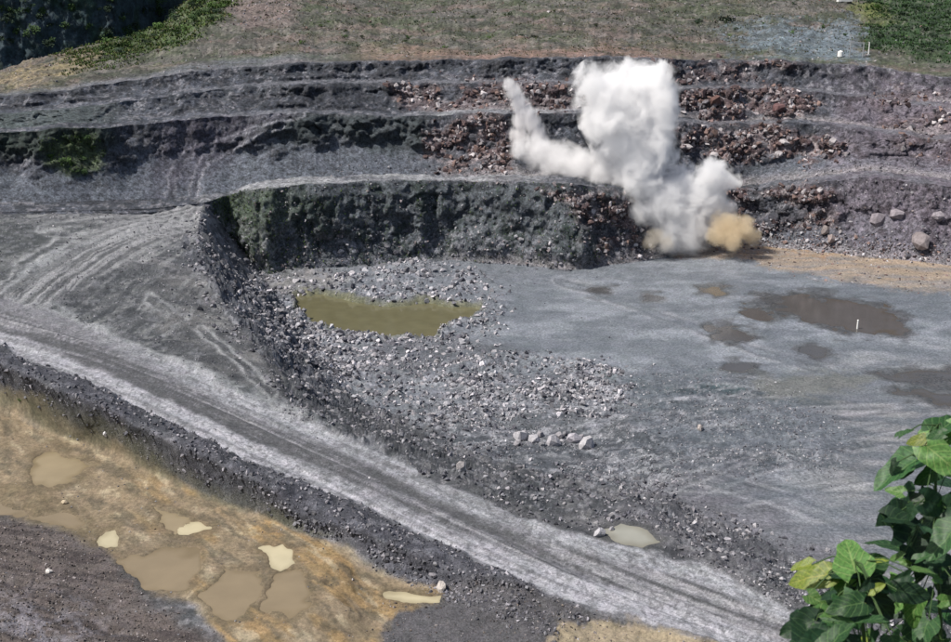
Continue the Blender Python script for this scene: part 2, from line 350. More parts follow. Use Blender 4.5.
# plateau and bank
A = over(A, C3(0.085,0.088,0.094), near+0.0)
A = over(A, C3(0.17,0.165,0.17), near*smooth(0.0, 0.45, n1+0.4*n2)*0.75)
A = over(A, C3(0.065,0.075,0.075), near*smooth(0.0, 0.5, -n1+0.2*n2)*0.6)
A = over(A, C3(0.25,0.235,0.225), M([(160,270),(210,280),(250,335),(290,380),(270,395),(200,370),(150,310)], 12)*near*(0.5+0.5*n2)*0.9)
A = over(A, C3(0.21,0.23,0.22), M([(60,310),(100,325),(180,370),(260,400),(240,400),(150,360),(70,330)], 8)*near*0.5)
plat = near*(1-m_road)*(1-m_floor)
ps = fbm(atw/22+X/30, stw/0.9, 0*X, 4, gain=.6, off=411)
A = over(A, C3(0.32,0.32,0.315), plat*smooth(0.08, 0.32, ps)*smooth(330, 150, PX)*smooth(460, 300, PY)*0.7)
A = over(A, C3(0.05,0.052,0.058), plat*smooth(0.05, 0.4, fbm(X/5, Y/2.2, 0*X, 5, gain=.65, off=417))*0.75)
A = over(A, C3(0.30,0.29,0.30), plat*smooth(0.25, 0.5, n2+0.3*n1)*0.6)
A = over(A, C3(0.055,0.062,0.062), plat*M([(-40,225),(70,228),(110,240),(60,290),(-40,300)], 14)*smooth(-0.35, 0.2, n1+0.5*n2)*0.75)
A = over(A, C3(0.055,0.060,0.064), plat*M([(70,285),(120,262),(200,290),(262,350),(290,400),(210,385),(130,340)], 14)*smooth(-0.25, 0.2, n1+0.5*n2)*0.65)
for trk, wd in (([(15,318),(50,280),(98,248),(150,229),(205,214)],5),([(38,322),(75,288),(125,256),(172,234),(200,222)],5),([(-10,300),(25,268),(70,243),(120,232)],4),([(45,236),(85,241),(130,244),(185,228)],3),([(66,320),(110,338),(160,362),(215,392)],4),
    ([(40,232),(100,222),(160,219),(205,212)],3),([(0,322),(40,300),(90,262),(140,238)],3),([(150,300),(200,330),(245,372),(270,396)],4)):
    dk_, sk_, ak_ = polyline_sd(PX+wx*9+wfx*2, PY+wy*5+wfy*1.5, trk); g_ = smooth(-0.3, 0.1, fbm(X/6, Y/6, 0*X, 3, off=600+wd*3))
    A = over(A, C3(0.36,0.36,0.36), plat*g_*np.exp(-((dk_-wd)/2.0)**2)*0.85)
    A = over(A, C3(0.055,0.058,0.062), plat*g_*np.exp(-((dk_-wd*0.45)/1.2)**2)*0.6)
for trk, wd in (([(330,430),(200,376),(120,344),(72,318),(38,300),(30,288),(50,268),(92,248),(140,232)],5.5),([(60,322),(20,306),(5,296),(22,276),(60,254)],4)):
    dk_, _, _ = polyline_sd(PX+wx*5+wfx*2+wgx*2, PY+wy*3+wfy*1.5+wgx, trk)
    A = over(A, C3(0.36,0.365,0.37), near*smooth(wd+2.5, wd-1.5, dk_)*smooth(-0.4, 0.05, n2+0.5*n1)*0.8)
# pit floor
A = over(A, C3(0.155,0.168,0.19), m_floor)
A = over(A, C3(0.235,0.25,0.275), m_floor*m_flat*(0.55+0.45*smooth(-0.4, 0.5, n3+0.4*streak)))
A = over(A, C3(0.255,0.245,0.24), m_floor*smooth(760, 860, QX)*smooth(330, 400, QY)*0.7)
A = over(A, C3(0.075,0.085,0.10), m_floor*m_rough*smooth(-0.3, 0.25, streak+0.5*n1+0.3*n2)*0.8)
A = over(A, C3(0.095,0.095,0.112), m_floor*M([(380,420),(470,425),(620,455),(760,470),(800,540),(640,520),(480,470),(400,450)], 16, 1.3)*(0.35+0.65*patch)*0.75)
A = over(A, C3(0.05,0.085,0.09), m_floor*M([(580,380),(640,376),(760,385),(830,395),(760,402),(640,404),(580,396)], 9, 1.5)*smooth(-0.35,0.15,streak)*0.95)
A = over(A, C3(0.06,0.07,0.08), m_floor*(1-m_rub)*smooth(0.10, 0.30, fbm(X/24, Y/2.2+0.05*X, 0*X, 5, gain=.62, off=621))*smooth(355, 400, PY)*0.6)
A = over(A, C3(0.36,0.36,0.38), m_floor*smooth(0.2, 0.45, streak2+0.5*n1+0.3*n2)*0.55*(1-m_rub)*(0.15+0.85*m_rough))
A = over(A, C3(0.11,0.12,0.135), m_floor*smooth(0.15, 0.45, streak+0.5*n2+0.5*n1)*0.5*(1-m_rub)*(1-0.7*m_flat*(1-m_rough)))
spk = fbm(X/0.55, Y/0.9, 0*X, 3, gain=.75, off=421)
A = over(A, C3(0.055,0.06,0.068), m_floor*(0.15+0.85*m_rough)*(1-m_wet)*smooth(0.12, 0.4, spk)*0.6)
A = over(A, C3(0.42,0.42,0.44), m_floor*(0.10+0.6*m_rough)*(1-m_wet)*smooth(0.15, 0.42, -spk)*0.6)
A = over(A, C3(0.14,0.135,0.15), M([(640,480),(740,475),(800,520),(840,560),(780,590),(700,560),(620,520)], 18)*near*0.65)
A = over(A, C3(0.16,0.17,0.19), m_rub*0.8)
A = over(A, C3(0.36,0.36,0.39), m_rub*smooth(0.0, 0.35, n2)*0.55)
A = over(A, C3(0.42,0.41,0.44), m_bright*smooth(-0.3, 0.3, n2)*0.8)
A = over(A, C3(0.075,0.08,0.09), m_gap*0.7)
A = over(A, C3(0.24,0.22,0.20), M([(262,282),(330,278),(350,290),(300,294),(280,300)], 5)*near*0.6)
A = over(A, C3(0.12,0.115,0.045), smooth(-5, 1, poly_sd(PX+wfx*6, PY+wfy*3, POOL))*near*0.8)
A = over(A, C3(0.07,0.075,0.095), m_bankshade*(0.5+0.3*smooth(-.3,.3,n2)))  # shade of the bank's pit-side slope, painted into the albedo
A = over(A, C3(0.15,0.16,0.19), m_crush*smooth(-0.1, 0.4, n2)*0.8)
A = over(A, C3(0.33,0.255,0.19), m_tan*(0.45+0.55*smooth(-0.3, 0.4, fbm(X/9, Y/2, 0*X, 3, off=141)))*smooth(0.1, 0.5, m_tan))
A = over(A, C3(0.30,0.17,0.08), M([(690,242),(760,243),(850,252),(820,262),(740,256)], 4)*smooth(-0.1, 0.5, n2)*0.6)
for trk, wd in (([(560,545),(640,515),(720,482),(800,457),(880,440),(990,430)],7),([(430,428),(520,420),(640,410),(760,402),(900,398),(1000,400)],6),([(470,456),(600,450),(740,432),(880,418),(980,410)],8),([(600,484),(700,464),(800,441),(900,425)],7),
    ([(560,392),(640,384),(720,380),(820,388),(951,374),(1000,372)],4),([(450,474),(560,463),(680,472),(800,505),(900,545)],8),([(500,440),(620,430),(700,412),(820,372)],5),([(560,280),(620,300),(700,330),(760,352),(860,380)],5),([(640,500),(740,500),(860,478),(960,470)],7)):
    dk_, sk_, ak_ = polyline_sd(PX+wx*7, PY+wy*3, trk); sk_ = np.where(sk_ > 0, 1, -1)*dk_; g_ = smooth(-0.35, 0.15, fbm(X/9, Y/9, 0*X, 3, off=500+wd*3))
    A = over(A, C3(0.34,0.34,0.355), m_floor*g_*np.exp(-((np.abs(sk_)-wd)/1.6)**2)*0.5)
    A = over(A, C3(0.075,0.082,0.092), m_floor*g_*np.exp(-((np.abs(sk_)-wd*0.55)/1.3)**2)*0.6)
A = over(A, C3(0.052,0.058,0.066), np.clip(bk, 0, 1)*smooth(0.02, 0.3, fbm(X/3.2, Y/3.2, 0*X, 4, gain=.65, off=521))*0.6)
A = over(A, C3(0.33,0.33,0.35), np.clip(bk, 0, 1)*smooth(0.2, 0.42, fbm(X/1.1, Y/1.3, 0*X, 4, gain=.7, off=527))*0.6)
A = over(A, C3(0.125,0.138,0.155), m_floor*m_flat*smooth(-0.12, 0.22, fbm(X/11, Y/6, 0*X, 5, gain=.6, off=531))*0.75)
# wet stains on the flat
A = over(A, C3(0.085,0.08,0.078), m_wet*0.9)
A = over(A, C3(0.15,0.15,0.135), m_floor*M([(760,378),(830,372),(880,376),(860,392),(800,396),(760,392)], 6)*0.7)
# berm, mud, low gravel
A = over(A, C3(0.075,0.075,0.09), m_berm*0.9)
A = over(A, C3(0.22,0.22,0.25), m_berm*smooth(0.1, 0.5, n2)*0.5)
A = over(A, C3(0.105,0.10,0.105), M([(380,600),(450,580),(560,600),(640,622),(640,700),(360,700)], 8)*near*0.9)
A = over(A, C3(0.255,0.195,0.125), m_mud*0.95)
AL = 0.65*X-0.76*Y; AC = 0.76*X+0.65*Y
mm = fbm(AL/4.5, AC/1.8, 0*X, 4, off=151)
A = over(A, C3(0.33,0.215,0.095), m_mud*smooth(0.0, 0.4, mm)*smooth(100, 200, PX)*0.7)
A = over(A, C3(0.42,0.35,0.24), m_mud*smooth(0.18, 0.4, fbm(AL/3.0, AC/0.9, 0*X, 5, gain=.65, off=441))*0.6)
A = over(A, C3(0.12,0.10,0.07), m_mud*smooth(0.08, 0.4, fbm(AL/2.6, AC/0.9, 0*X, 5, gain=.65, off=157))*0.75)
A = over(A, C3(0.26,0.20,0.145), m_mud*M([(120,550),(200,540),(200,590),(150,600)], 8)*0.6)
A = over(A, C3(0.115,0.11,0.07), (0.5+0.5*patch)*M([(0,398),(60,405),(140,440),(250,495),(340,540),(300,535),(200,492),(100,445),(0,410)], 5)*near*0.65)
A = over(A, C3(0.135,0.11,0.10), m_low*0.92)
A = over(A, C3(0.055,0.045,0.045), m_low*smooth(0.0, 0.35, fbm(X/4, (Y+0.2*X)/0.7, 0*X, 4, gain=.6, off=161))*0.8)
A = over(A, C3(0.30,0.28,0.31), m_low*smooth(560, 640, PY)*smooth(150, 40, PX)*smooth(-0.1, .4, n2)*0.8)
A = over(A, C3(0.36,0.29,0.19), m_mud2*0.8)
pmx = np.maximum.reduce(PSD); A = over(A, C3(0.15,0.115,0.07), m_mud*smooth(-13, -2, pmx+6*med)*0.75)
A = over(A, C3(0.07,0.07,0.068), near*(1-m_mud)*smooth(-9, -1, pmx+5*med)*0.7)
# road and track
LOW_E = [(-200,305),(-20,345),(10,354),(60,378),(120,404),(180,430),(250,464),(300,484),(360,510),(430,544),(500,574),(560,600),(640,620),(720,644),(870,692)]
UP_E = [(-200,255),(-20,296),(30,306),(70,317),(120,340),(170,362),(250,402),(330,432),(400,462),(440,486),(520,516),(600,540),(640,553),(700,566),(870,650)]
dl, _, _ = polyline_sd(PX+wfx*5+wgx*3, PY+wfy*4+wgx*2, LOW_E); du, _, _ = polyline_sd(PX+wfx*5+wgx*3, PY+wfy*4+wgx*2, UP_E); rc = dl/(dl+du+1e-6)
A = over(A, C3(0.205,0.20,0.215), m_road*(0.85+0.15*n2))
rw = rut+0.35*n2
lowb = smooth(0.44, 0.30, rc+0.10*rut)*smooth(0.0, 0.03, rc)
upb = smooth(0.72, 0.84, rc+0.10*rut)*smooth(60, 220, PX)
midb = smooth(0.34, 0.42, rc)*smooth(0.80, 0.70, rc)
A = over(A, C3(0.44,0.43,0.455), m_road*lowb*smooth(-0.5, -0.05, n1+0.4*n2+0.3)*0.85)
A = over(A, C3(0.40,0.40,0.42), m_road*upb*smooth(-0.35, 0.1, n1+0.6*n2+0.1)*0.8)
A = over(A, C3(0.34,0.33,0.34), m_road*midb*smooth(-0.02, 0.22, -rw)*0.75)
A = over(A, C3(0.085,0.085,0.088), m_road*midb*smooth(0.02, 0.25, rw)*0.85)
A = over(A, C3(0.12,0.12,0.125), m_road*(lowb+upb)*smooth(0.18, 0.4, rut+0.3*fbm(X/0.6, Y/0.9, 0*X, 3, gain=.7, off=455))*0.55)
A = over(A, C3(0.09,0.09,0.095), m_road*smooth(0.15, 0.42, fbm(X/0.45, Y/0.7, 0*X, 3, gain=.75, off=451))*0.5)
A = over(A, C3(0.19,0.19,0.195), m_trk*(1-m_road)*0.5)
A = over(A, C3(0.065,0.067,0.07), m_trk*(1-m_road)*smooth(-0.05, 0.22, -rut2)*0.6)
A = over(A, C3(0.34,0.335,0.34), m_trk*(1-m_road)*smooth(-0.05, 0.22, rut2)*0.8)
# faces and benches
fb = (SEG >= 2) & (SEG <= 8)
F = fb.astype(float)
wall = C3(0.070,0.076,0.094)+0*A
wall = over(wall, C3(0.115,0.12,0.14), smooth(-0.05, 0.5, n1+0.3*n2)*0.9)
wall = over(wall, C3(0.035,0.04,0.048), smooth(0.0, 0.25, slab+0.5*n2)*0.8)
wall = over(wall, C3(0.145,0.125,0.15), smooth(780, 900, PX+30*n1)*0.75)
wall = over(wall, C3(0.26,0.25,0.27), smooth(0.20, 0.38, n2+0.2*n1)*0.6)
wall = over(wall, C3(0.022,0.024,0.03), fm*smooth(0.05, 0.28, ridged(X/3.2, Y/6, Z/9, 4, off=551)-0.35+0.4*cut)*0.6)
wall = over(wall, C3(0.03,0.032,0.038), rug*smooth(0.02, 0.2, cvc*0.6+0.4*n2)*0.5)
wall = over(wall, C3(0.10,0.125,0.12), smooth(160, 60, PX)*(SEG == 6)*0.5)
wall = over(wall, C3(0.125,0.137,0.162), np.clip(scree, 0, 1)*(0.75+0.25*n2))
wall = over(wall, C3(0.05,0.052,0.06), np.clip(scree, 0, 1)*smooth(0.28, 0.42, fbm(X/1.3, Y/1.3, Z/1.3, 3, gain=.7, off=471))*0.7)
dk = m_face1
wall = over(wall, C3(0.085,0.096,0.106), dk*0.8)
wall = over(wall, C3(0.032,0.045,0.04), dk*smooth(0.05, 0.32, fbm(X/2.4, Y/5, Z/6, 4, gain=.6, off=171))*0.8)
wall = over(wall, C3(0.085,0.11,0.07), dk*smooth(330, 260, PX)*smooth(0.0, 0.4, n1+n2*.5)*0.6)
wall = over(wall, C3(0.23,0.23,0.25), dk*smooth(0.1, 0.4, n2+0.3*n1)*smooth(.8,.2,TT)*0.75)
wall = over(wall, C3(0.165,0.14,0.165), (SEG <= 6)*smooth(790, 880, PX+60*n1)*(0.55+0.3*n2))
wall = over(wall, C3(0.05,0.04,0.048), (SEG <= 6)*smooth(760, 860, PX+60*n1)*smooth(0.14, 0.34, fbm(X/3, Y/6, Z/2.4, 5, gain=.65, off=611))*0.75)
lf = (SEG == 4)*smooth(95, 60, np.abs(PX-40)+20*n1)*smooth(0.55, 0.8, TT+0.2*n1)
wall = over(wall, C3(0.03,0.042,0.035), lf*0.9)
vg = M([(40,150),(90,130),(110,165),(75,180),(50,170)], 6)*(SEG == 4)
wall = over(wall, C3(0.075,0.10,0.045), vg*0.7)
og = M([(250,114),(430,114),(430,150),(390,160),(340,140),(300,150),(250,130)], 6)*(SEG == 4)
wall = over(wall, C3(0.045,0.055,0.058), og*0.8)
wall = over(wall, C3(0.165,0.12,0.12), red*0.85)
wall = over(wall, C3(0.05,0.032,0.035), red*smooth(-0.1, 0.3, cvb-0.4*d1b+0.2*n1)*0.75)
wall = over(wall, C3(0.38,0.335,0.34), red*smooth(0.1, 0.6, -cvb+0.4*n2)*0.75)
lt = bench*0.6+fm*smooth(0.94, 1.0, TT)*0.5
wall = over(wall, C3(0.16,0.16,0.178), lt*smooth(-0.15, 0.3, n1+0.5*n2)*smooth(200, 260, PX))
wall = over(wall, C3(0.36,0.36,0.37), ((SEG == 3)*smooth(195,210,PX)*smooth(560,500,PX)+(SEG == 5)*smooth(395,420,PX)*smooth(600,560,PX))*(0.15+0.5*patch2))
wall = over(wall, C3(0.30,0.27,0.27), ((SEG == 2) | (SEG == 4) | (SEG == 6))*smooth(0.22, 0.04, TT+0.1*n1)*smooth(400, 520, PX)*0.55)
# haul ramp climbing the left slope
for ramp in ([(170,205),(172,180),(186,158),(215,138),(255,124),(300,116)], [(192,205),(196,178),(210,160),(240,142),(280,126)]):
    dr, _, ar = polyline_sd(PX+wfx*5+wx*5, PY+wfy*3, ramp)
    wall = over(wall, C3(0.30,0.295,0.32), (SEG == 4)*np.exp(-((dr-4.0)/1.3)**2)*0.75)
    wall = over(wall, C3(0.055,0.055,0.065), (SEG == 4)*np.exp(-(dr/1.8)**2)*0.7)
wall = over(wall, C3(0.085,0.075,0.10), (SEG == 4)*M([(160,110),(300,110),(250,140),(190,190),(160,200)], 12)*0.5)
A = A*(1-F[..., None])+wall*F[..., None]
# upper ground
U = up
ug = C3(0.105,0.10,0.09)+0*A
ug = over(ug, C3(0.075,0.09,0.05), smooth(-0.25, 0.35, fbm(X/22, Y/7, 0*X, 4, off=181))*0.85)
ug = over(ug, C3(0.16,0.12,0.105), smooth(0.05, 0.4, fbm(X/18, Y/6, 0*X, 4, off=187))*0.8)
ug = over(ug, C3(0.19,0.165,0.15), smooth(0.1, 0.4, fbm(X/3, Y/3, 0*X, 4, gain=.65, off=601))*0.6)
ug = over(ug, C3(0.045,0.055,0.03), smooth(0.12, 0.4, fbm(X/5, Y/8, 0*X, 4, gain=.65, off=607))*0.7)
ug = over(ug, C3(0.17,0.13,0.12), M([(235,-5),(300,-5),(300,28),(250,36),(235,20)], 6)*0.8)
ug = over(ug, C3(0.065,0.105,0.032), M([(90,55),(120,40),(165,28),(180,-5),(240,-5),(220,20),(180,50),(130,58)], 6)*0.85)
ug = over(ug, C3(0.27,0.21,0.12), M([(-50,105),(0,78),(60,62),(95,54),(110,66),(60,84),(0,94)], 5)*0.6)
ug = over(ug, C3(0.15,0.14,0.125), smooth(14, 4, PY-cr[None, :])*0*U)
ug = over(ug, C3(0.14,0.145,0.165), smooth(0.14, 0.05, TT+0.05*n1)*smooth(380,250,PX)*0.8)
ug = over(ug, C3(0.26,0.16,0.13), smooth(0.20, 0.08, TT+0.15*n1)*smooth(330,400,PX)*smooth(700,640,PX)*0.6)
ug = over(ug, C3(0.15,0.185,0.215), M([(735,30),(862,26),(872,60),(870,72),(790,62),(745,56)], 7, 2)*0.85)
ug = over(ug, C3(0.028,0.062,0.022), M([(868,-10),(1000,-10),(1000,72),(940,66),(900,56),(868,54)], 7)*0.93)
ug = over(ug, C3(0.15,0.16,0.05), M([(850,8),(885,4),(900,30),(862,26)], 6)*0.7)
ug = over(ug, C3(0.20,0.18,0.165), smooth(0.25, 0.55, n2+0.3*n1)*0.5)
ug = over(ug, C3(0.045,0.048,0.04), smooth(0.14, 0.4, fbm(X/7, Y/2.5, 0*X, 4, off=191))*0.6)
A = A*(1-U[..., None])+ug*U[..., None]
FC = (SEG >= 10).astype(float)
fc = C3(0.035,0.055,0.065)+0*A
fc = over(fc, C3(0.07,0.095,0.11), smooth(0.0, 0.5, fbm(X/5, Y/30, Z/30, 4, off=201)))
fc = over(fc, C3(0.03,0.06,0.03), smooth(0.1, 0.4, n1)*0.6)
fc = over(fc, C3(0.10,0.12,0.08), np.repeat((1-left)[None, :], NRW, 0))
A = A*(1-FC[..., None])+fc*FC[..., None]
A = over(A, C3(0.07,0.09,0.04), (SEG == 0).astype(float))
rough = 0.92-0.42*m_wet-0.30*m_mud*smooth(0.0,0.3,-mm)-0.34*m_flat*m_floor
A = np.clip(A*0.80*C3(0.97,1.0,1.03), 0.008, 0.8)

# ------------------------------------------------------------------ materials
def new_mat(name):
    m = bpy.data.materials.new(name); m.use_nodes = True
    nt = m.node_tree; b = nt.nodes['Principled BSDF']; b.inputs['Specular IOR Level'].default_value = 0.3
    return m, nt, b
def ground_mat(name, var=0.55, bump=0.35, scales=(0.9, 4.5, 14)):
    m, nt, b = new_mat(name); N = nt.nodes.new; L = nt.links.new
    at = N('ShaderNodeAttribute'); at.attribute_name = 'albedo'
    tc = N('ShaderNodeTexCoord')
    last = None
    fac = []
    for i, s in enumerate(scales):
        n = N('ShaderNodeTexNoise'); n.inputs['Scale'].default_value = s; n.inputs['Detail'].default_value = 5; n.inputs['Roughness'].default_value = 0.72
        L(tc.outputs['Object'], n.inputs['Vector']); fac.append(n)
    mr = []
    for n, (lo, hi) in zip(fac, ((0.75,1.25),(1-var,1+var),(1-var*0.7,1+var*0.7))):
        r = N('ShaderNodeMapRange'); r.inputs[1].default_value = 0.32; r.inputs[2].default_value = 0.68
        r.inputs[3].default_value = lo; r.inputs[4].default_value = hi; L(n.outputs['Fac'], r.inputs[0]); mr.append(r)
    p = N('ShaderNodeMath'); p.operation = 'MULTIPLY'; L(mr[0].outputs[0], p.inputs[0]); L(mr[1].outputs[0], p.inputs[1])
    q = N('ShaderNodeMath'); q.operation = 'MULTIPLY'; L(p.outputs[0], q.inputs[0]); L(mr[2].outputs[0], q.inputs[1])
    vm = N('ShaderNodeVectorMath'); vm.operation = 'SCALE'; L(at.outputs['Color'], vm.inputs[0]); L(q.outputs[0], vm.inputs['Scale'])
    hs = N('ShaderNodeMixRGB'); hs.blend_type = 'MULTIPLY'; hs.inputs[0].default_value = 0.12
    L(vm.outputs[0], hs.inputs[1]); L(fac[0].outputs['Color'], hs.inputs[2])
    g = N('ShaderNodeVectorMath'); g.operation = 'SCALE'; g.inputs['Scale'].default_value = 1.06; L(hs.outputs[0], g.inputs[0])
    L(g.outputs[0], b.inputs['Base Color'])
    ra = N('ShaderNodeAttribute'); ra.attribute_name = 'gloss'; L(ra.outputs['Fac'], b.inputs['Roughness'])
    bp = N('ShaderNodeBump'); bp.inputs['Strength'].default_value = bump; bp.inputs['Distance'].default_value = 0.35
    L(fac[1].outputs['Fac'], bp.inputs['Height'])
    L(bp.outputs[0], b.inputs['Normal'])
    return m
M_ground = ground_mat('crushed_rock', 0.5, 0.6)
M_flatg = ground_mat('packed_fines', 0.42, 0.25, (0.3, 2.4, 6))
M_roadg = ground_mat('road_gravel', 0.45, 0.35, (0.5, 3, 8))
M_mudg = ground_mat('wet_clay', 0.35, 0.35, (0.6, 2.5, 9))
M_rockf = ground_mat('quarry_rock', 0.75, 0.9, (0.35, 1.2, 3.0))
M_upper = ground_mat('grass_and_soil', 0.7, 0.8, (0.3, 1.0, 2.6))
M_cliff = ground_mat('overgrown_cliff', 0.6, 0.9, (0.2, 0.5, 1.2))

# ------------------------------------------------------------------ cut the terrain into its named pieces
vert = np.stack([X, Y, Z], -1).reshape(-1, 3)
alb = np.concatenate([A, np.ones(A.shape[:2]+(1,))], -1).reshape(-1, 4)
gl = np.broadcast_to(rough, X.shape).reshape(-1)
def q4(a): return (a[:-1, :-1]+a[1:, :-1]+a[:-1, 1:]+a[1:, 1:])/4
segq = SEG[1:, :-1]
rd = q4(m_road) > 0.5; md = np.maximum(q4(m_mud), q4(m_mud2)) > 0.5; fl = q4(m_floor) > 0.5
cls = np.zeros(segq.shape, int)
cls[segq == 0] = 1
cls[segq == 1] = 2
cls[(segq == 1) & fl] = 3
cls[(segq == 1) & md & ~fl] = 4
cls[(segq == 1) & rd] = 5
for s, c in ((2,10),(3,11),(4,12),(5,13),(6,14),(7,15),(8,16),(9,17),(10,18),(11,18),(12,19)): cls[segq == s] = c
idx = np.arange(NRW*NC).reshape(NRW, NC)
quads = np.stack([idx[:-1, :-1], idx[:-1, 1:], idx[1:, 1:], idx[1:, :-1]], -1)
def mesh_np(name, v, f, mat, smooth_=True, attrs=None):
    me = bpy.data.meshes.new(name); n = f.shape[1]
    me.vertices.add(len(v)); me.vertices.foreach_set('co', np.ascontiguousarray(v, np.float32).ravel())
    me.loops.add(f.size); me.loops.foreach_set('vertex_index', np.ascontiguousarray(f, np.int32).ravel())
    me.polygons.add(len(f)); me.polygons.foreach_set('loop_start', np.arange(0, f.size, n, dtype=np.int32))
    me.update(calc_edges=True)
    me.polygons.foreach_set('use_smooth', np.full(len(f), smooth_))
    for k, (typ, dat) in (attrs or {}).items():
        a = me.attributes.new(k, typ, 'POINT')
        a.data.foreach_set('color' if typ == 'FLOAT_COLOR' else 'value', np.ascontiguousarray(dat, np.float32).ravel())
    me.materials.append(mat); me.validate(); return me
def tag(o, label=None, cat=None, group=None, kind=None):
    for k, v in (('label', label), ('category', cat), ('group', group), ('kind', kind)):
        if v: o[k] = v
    return o
def link(name, me, parent=None):
    o = bpy.data.objects.new(name, me); col.objects.link(o)
    if parent: o.parent = parent
    return o
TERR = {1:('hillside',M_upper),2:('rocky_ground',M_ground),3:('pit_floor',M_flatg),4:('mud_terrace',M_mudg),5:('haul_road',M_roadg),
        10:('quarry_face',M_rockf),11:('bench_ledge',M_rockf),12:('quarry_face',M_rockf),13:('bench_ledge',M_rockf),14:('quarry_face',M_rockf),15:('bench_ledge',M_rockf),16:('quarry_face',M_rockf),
        17:('upper_ground',M_upper),18:('distant_cliff',M_cliff),19:('far_hills',M_cliff)}
for c, (nm, mt) in TERR.items():
    f = quads[cls == c]
    if not len(f): continue
    u, inv = np.unique(f, return_inverse=True); f2 = inv.reshape(f.shape)
    tag(link(nm, mesh_np(nm, vert[u], f2, mt, True, {'albedo': ('FLOAT_COLOR', alb[u]), 'gloss': ('FLOAT', gl[u])})), kind='structure')

# ------------------------------------------------------------------ water
def water_mat(name, c, rough=0.06, noise=0.02, attr=True):
    m, nt, b = new_mat(name); N = nt.nodes.new; L = nt.links.new
    tc = N('ShaderNodeTexCoord'); n = N('ShaderNodeTexNoise'); n.inputs['Scale'].default_value = 0.35; n.inputs['Detail'].default_value = 4; L(tc.outputs['Object'], n.inputs[0])
    r = N('ShaderNodeMixRGB'); r.inputs[1].default_value = (*[x*0.75 for x in c], 1); r.inputs[2].default_value = (*[x*1.25 for x in c], 1); L(n.outputs['Fac'], r.inputs[0]); L(r.outputs[0], b.inputs['Base Color'])
    if attr:
        r.inputs[1].default_value = (0.82,0.82,0.82,1); r.inputs[2].default_value = (1.18,1.18,1.18,1)
        a_ = N('ShaderNodeAttribute'); a_.attribute_name = 'albedo'; m2_ = N('ShaderNodeMixRGB'); m2_.blend_type = 'MULTIPLY'; m2_.inputs[0].default_value = 1; L(a_.outputs['Color'], m2_.inputs[1]); L(r.outputs[0], m2_.inputs[2]); L(m2_.outputs[0], b.inputs['Base Color'])
    b.inputs['Roughness'].default_value = rough; b.inputs['IOR'].default_value = 1.33; b.inputs['Specular IOR Level'].default_value = 0.5
    n2 = N('ShaderNodeTexNoise'); n2.inputs['Scale'].default_value = 3; L(tc.outputs['Object'], n2.inputs[0])
    bp = N('ShaderNodeBump'); bp.inputs['Strength'].default_value = noise; L(n2.outputs['Fac'], bp.inputs['Height']); L(bp.outputs[0], b.inputs['Normal'])
    return m
near_i = np.flatnonzero(near.ravel())
npx = PX.ravel()[near_i]; npy_ = PY.ravel()[near_i]
def ground_at(px, py, rad=3.0):
    """height and place of the displaced ground near a photo pixel"""
    d = (npx-px)**2+(npy_-py)**2; k = near_i[np.argsort(d)[:12]]
    return vert[k].mean(0)
def puddle(pts, mat, dz=0.0, z=None, jitter=1.0, n=56):
    P = np.array(pts, float); c = P.mean(0)
    # resample the outline and make it uneven
    Q = np.vstack([P, P[:1]]); seg = np.hypot(*np.diff(Q, axis=0).T); s = np.concatenate([[0], np.cumsum(seg)]); tt = np.linspace(0, s[-1], n, endpoint=False)
    qx = np.interp(tt, s, Q[:, 0]); qy = np.interp(tt, s, Q[:, 1])
    for _ in range(2): qx = (np.roll(qx,1)+2*qx+np.roll(qx,-1))/4; qy = (np.roll(qy,1)+2*qy+np.roll(qy,-1))/4
    sz = max(np.ptp(P[:, 0]), 8)/30
    qx = qx+jitter*sz*fbm(qx/7, qy/5, qx*0, 3, off=c[0])*2; qy = qy+jitter*sz*0.7*fbm(qx/7, qy/5, qx*0, 3, off=c[1])
    if z is None: z = ground_at(c[0], c[1])[2]+dz
    wx_, wy_, _ = at_z(qx, qy, z)
    bm = bmesh.new()
    vs = [bm.verts.new((a, b, z)) for a, b in zip(wx_, wy_)]
    f = bm.faces.new(vs)
    if f.normal.z < 0: f.normal_flip()
    bmesh.ops.triangulate(bm, faces=[f])
    me = bpy.data.meshes.new('puddle'); bm.to_mesh(me); bm.free(); me.materials.append(mat)
    return tag(link('puddle', me), kind='structure')
W_olive = water_mat('olive_water', (0.115,0.108,0.062), 0.10, 0.03, False)
W_dark = water_mat('dark_water', (0.075,0.07,0.068), 0.10, 0.02)
W_brown = water_mat('brown_water', (0.225,0.178,0.112), 0.22, 0.02)
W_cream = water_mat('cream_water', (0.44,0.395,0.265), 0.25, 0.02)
W_sand = water_mat('sandy_water', (0.26,0.21,0.135), 0.3, 0.02)
W_grey = water_mat('grey_water', (0.30,0.30,0.255), 0.25, 0.02)
puddle([(x+(x-390)*0.06, y+(y-315)*0.12) for x, y in POOL], W_olive, z=-0.22, jitter=0.3)

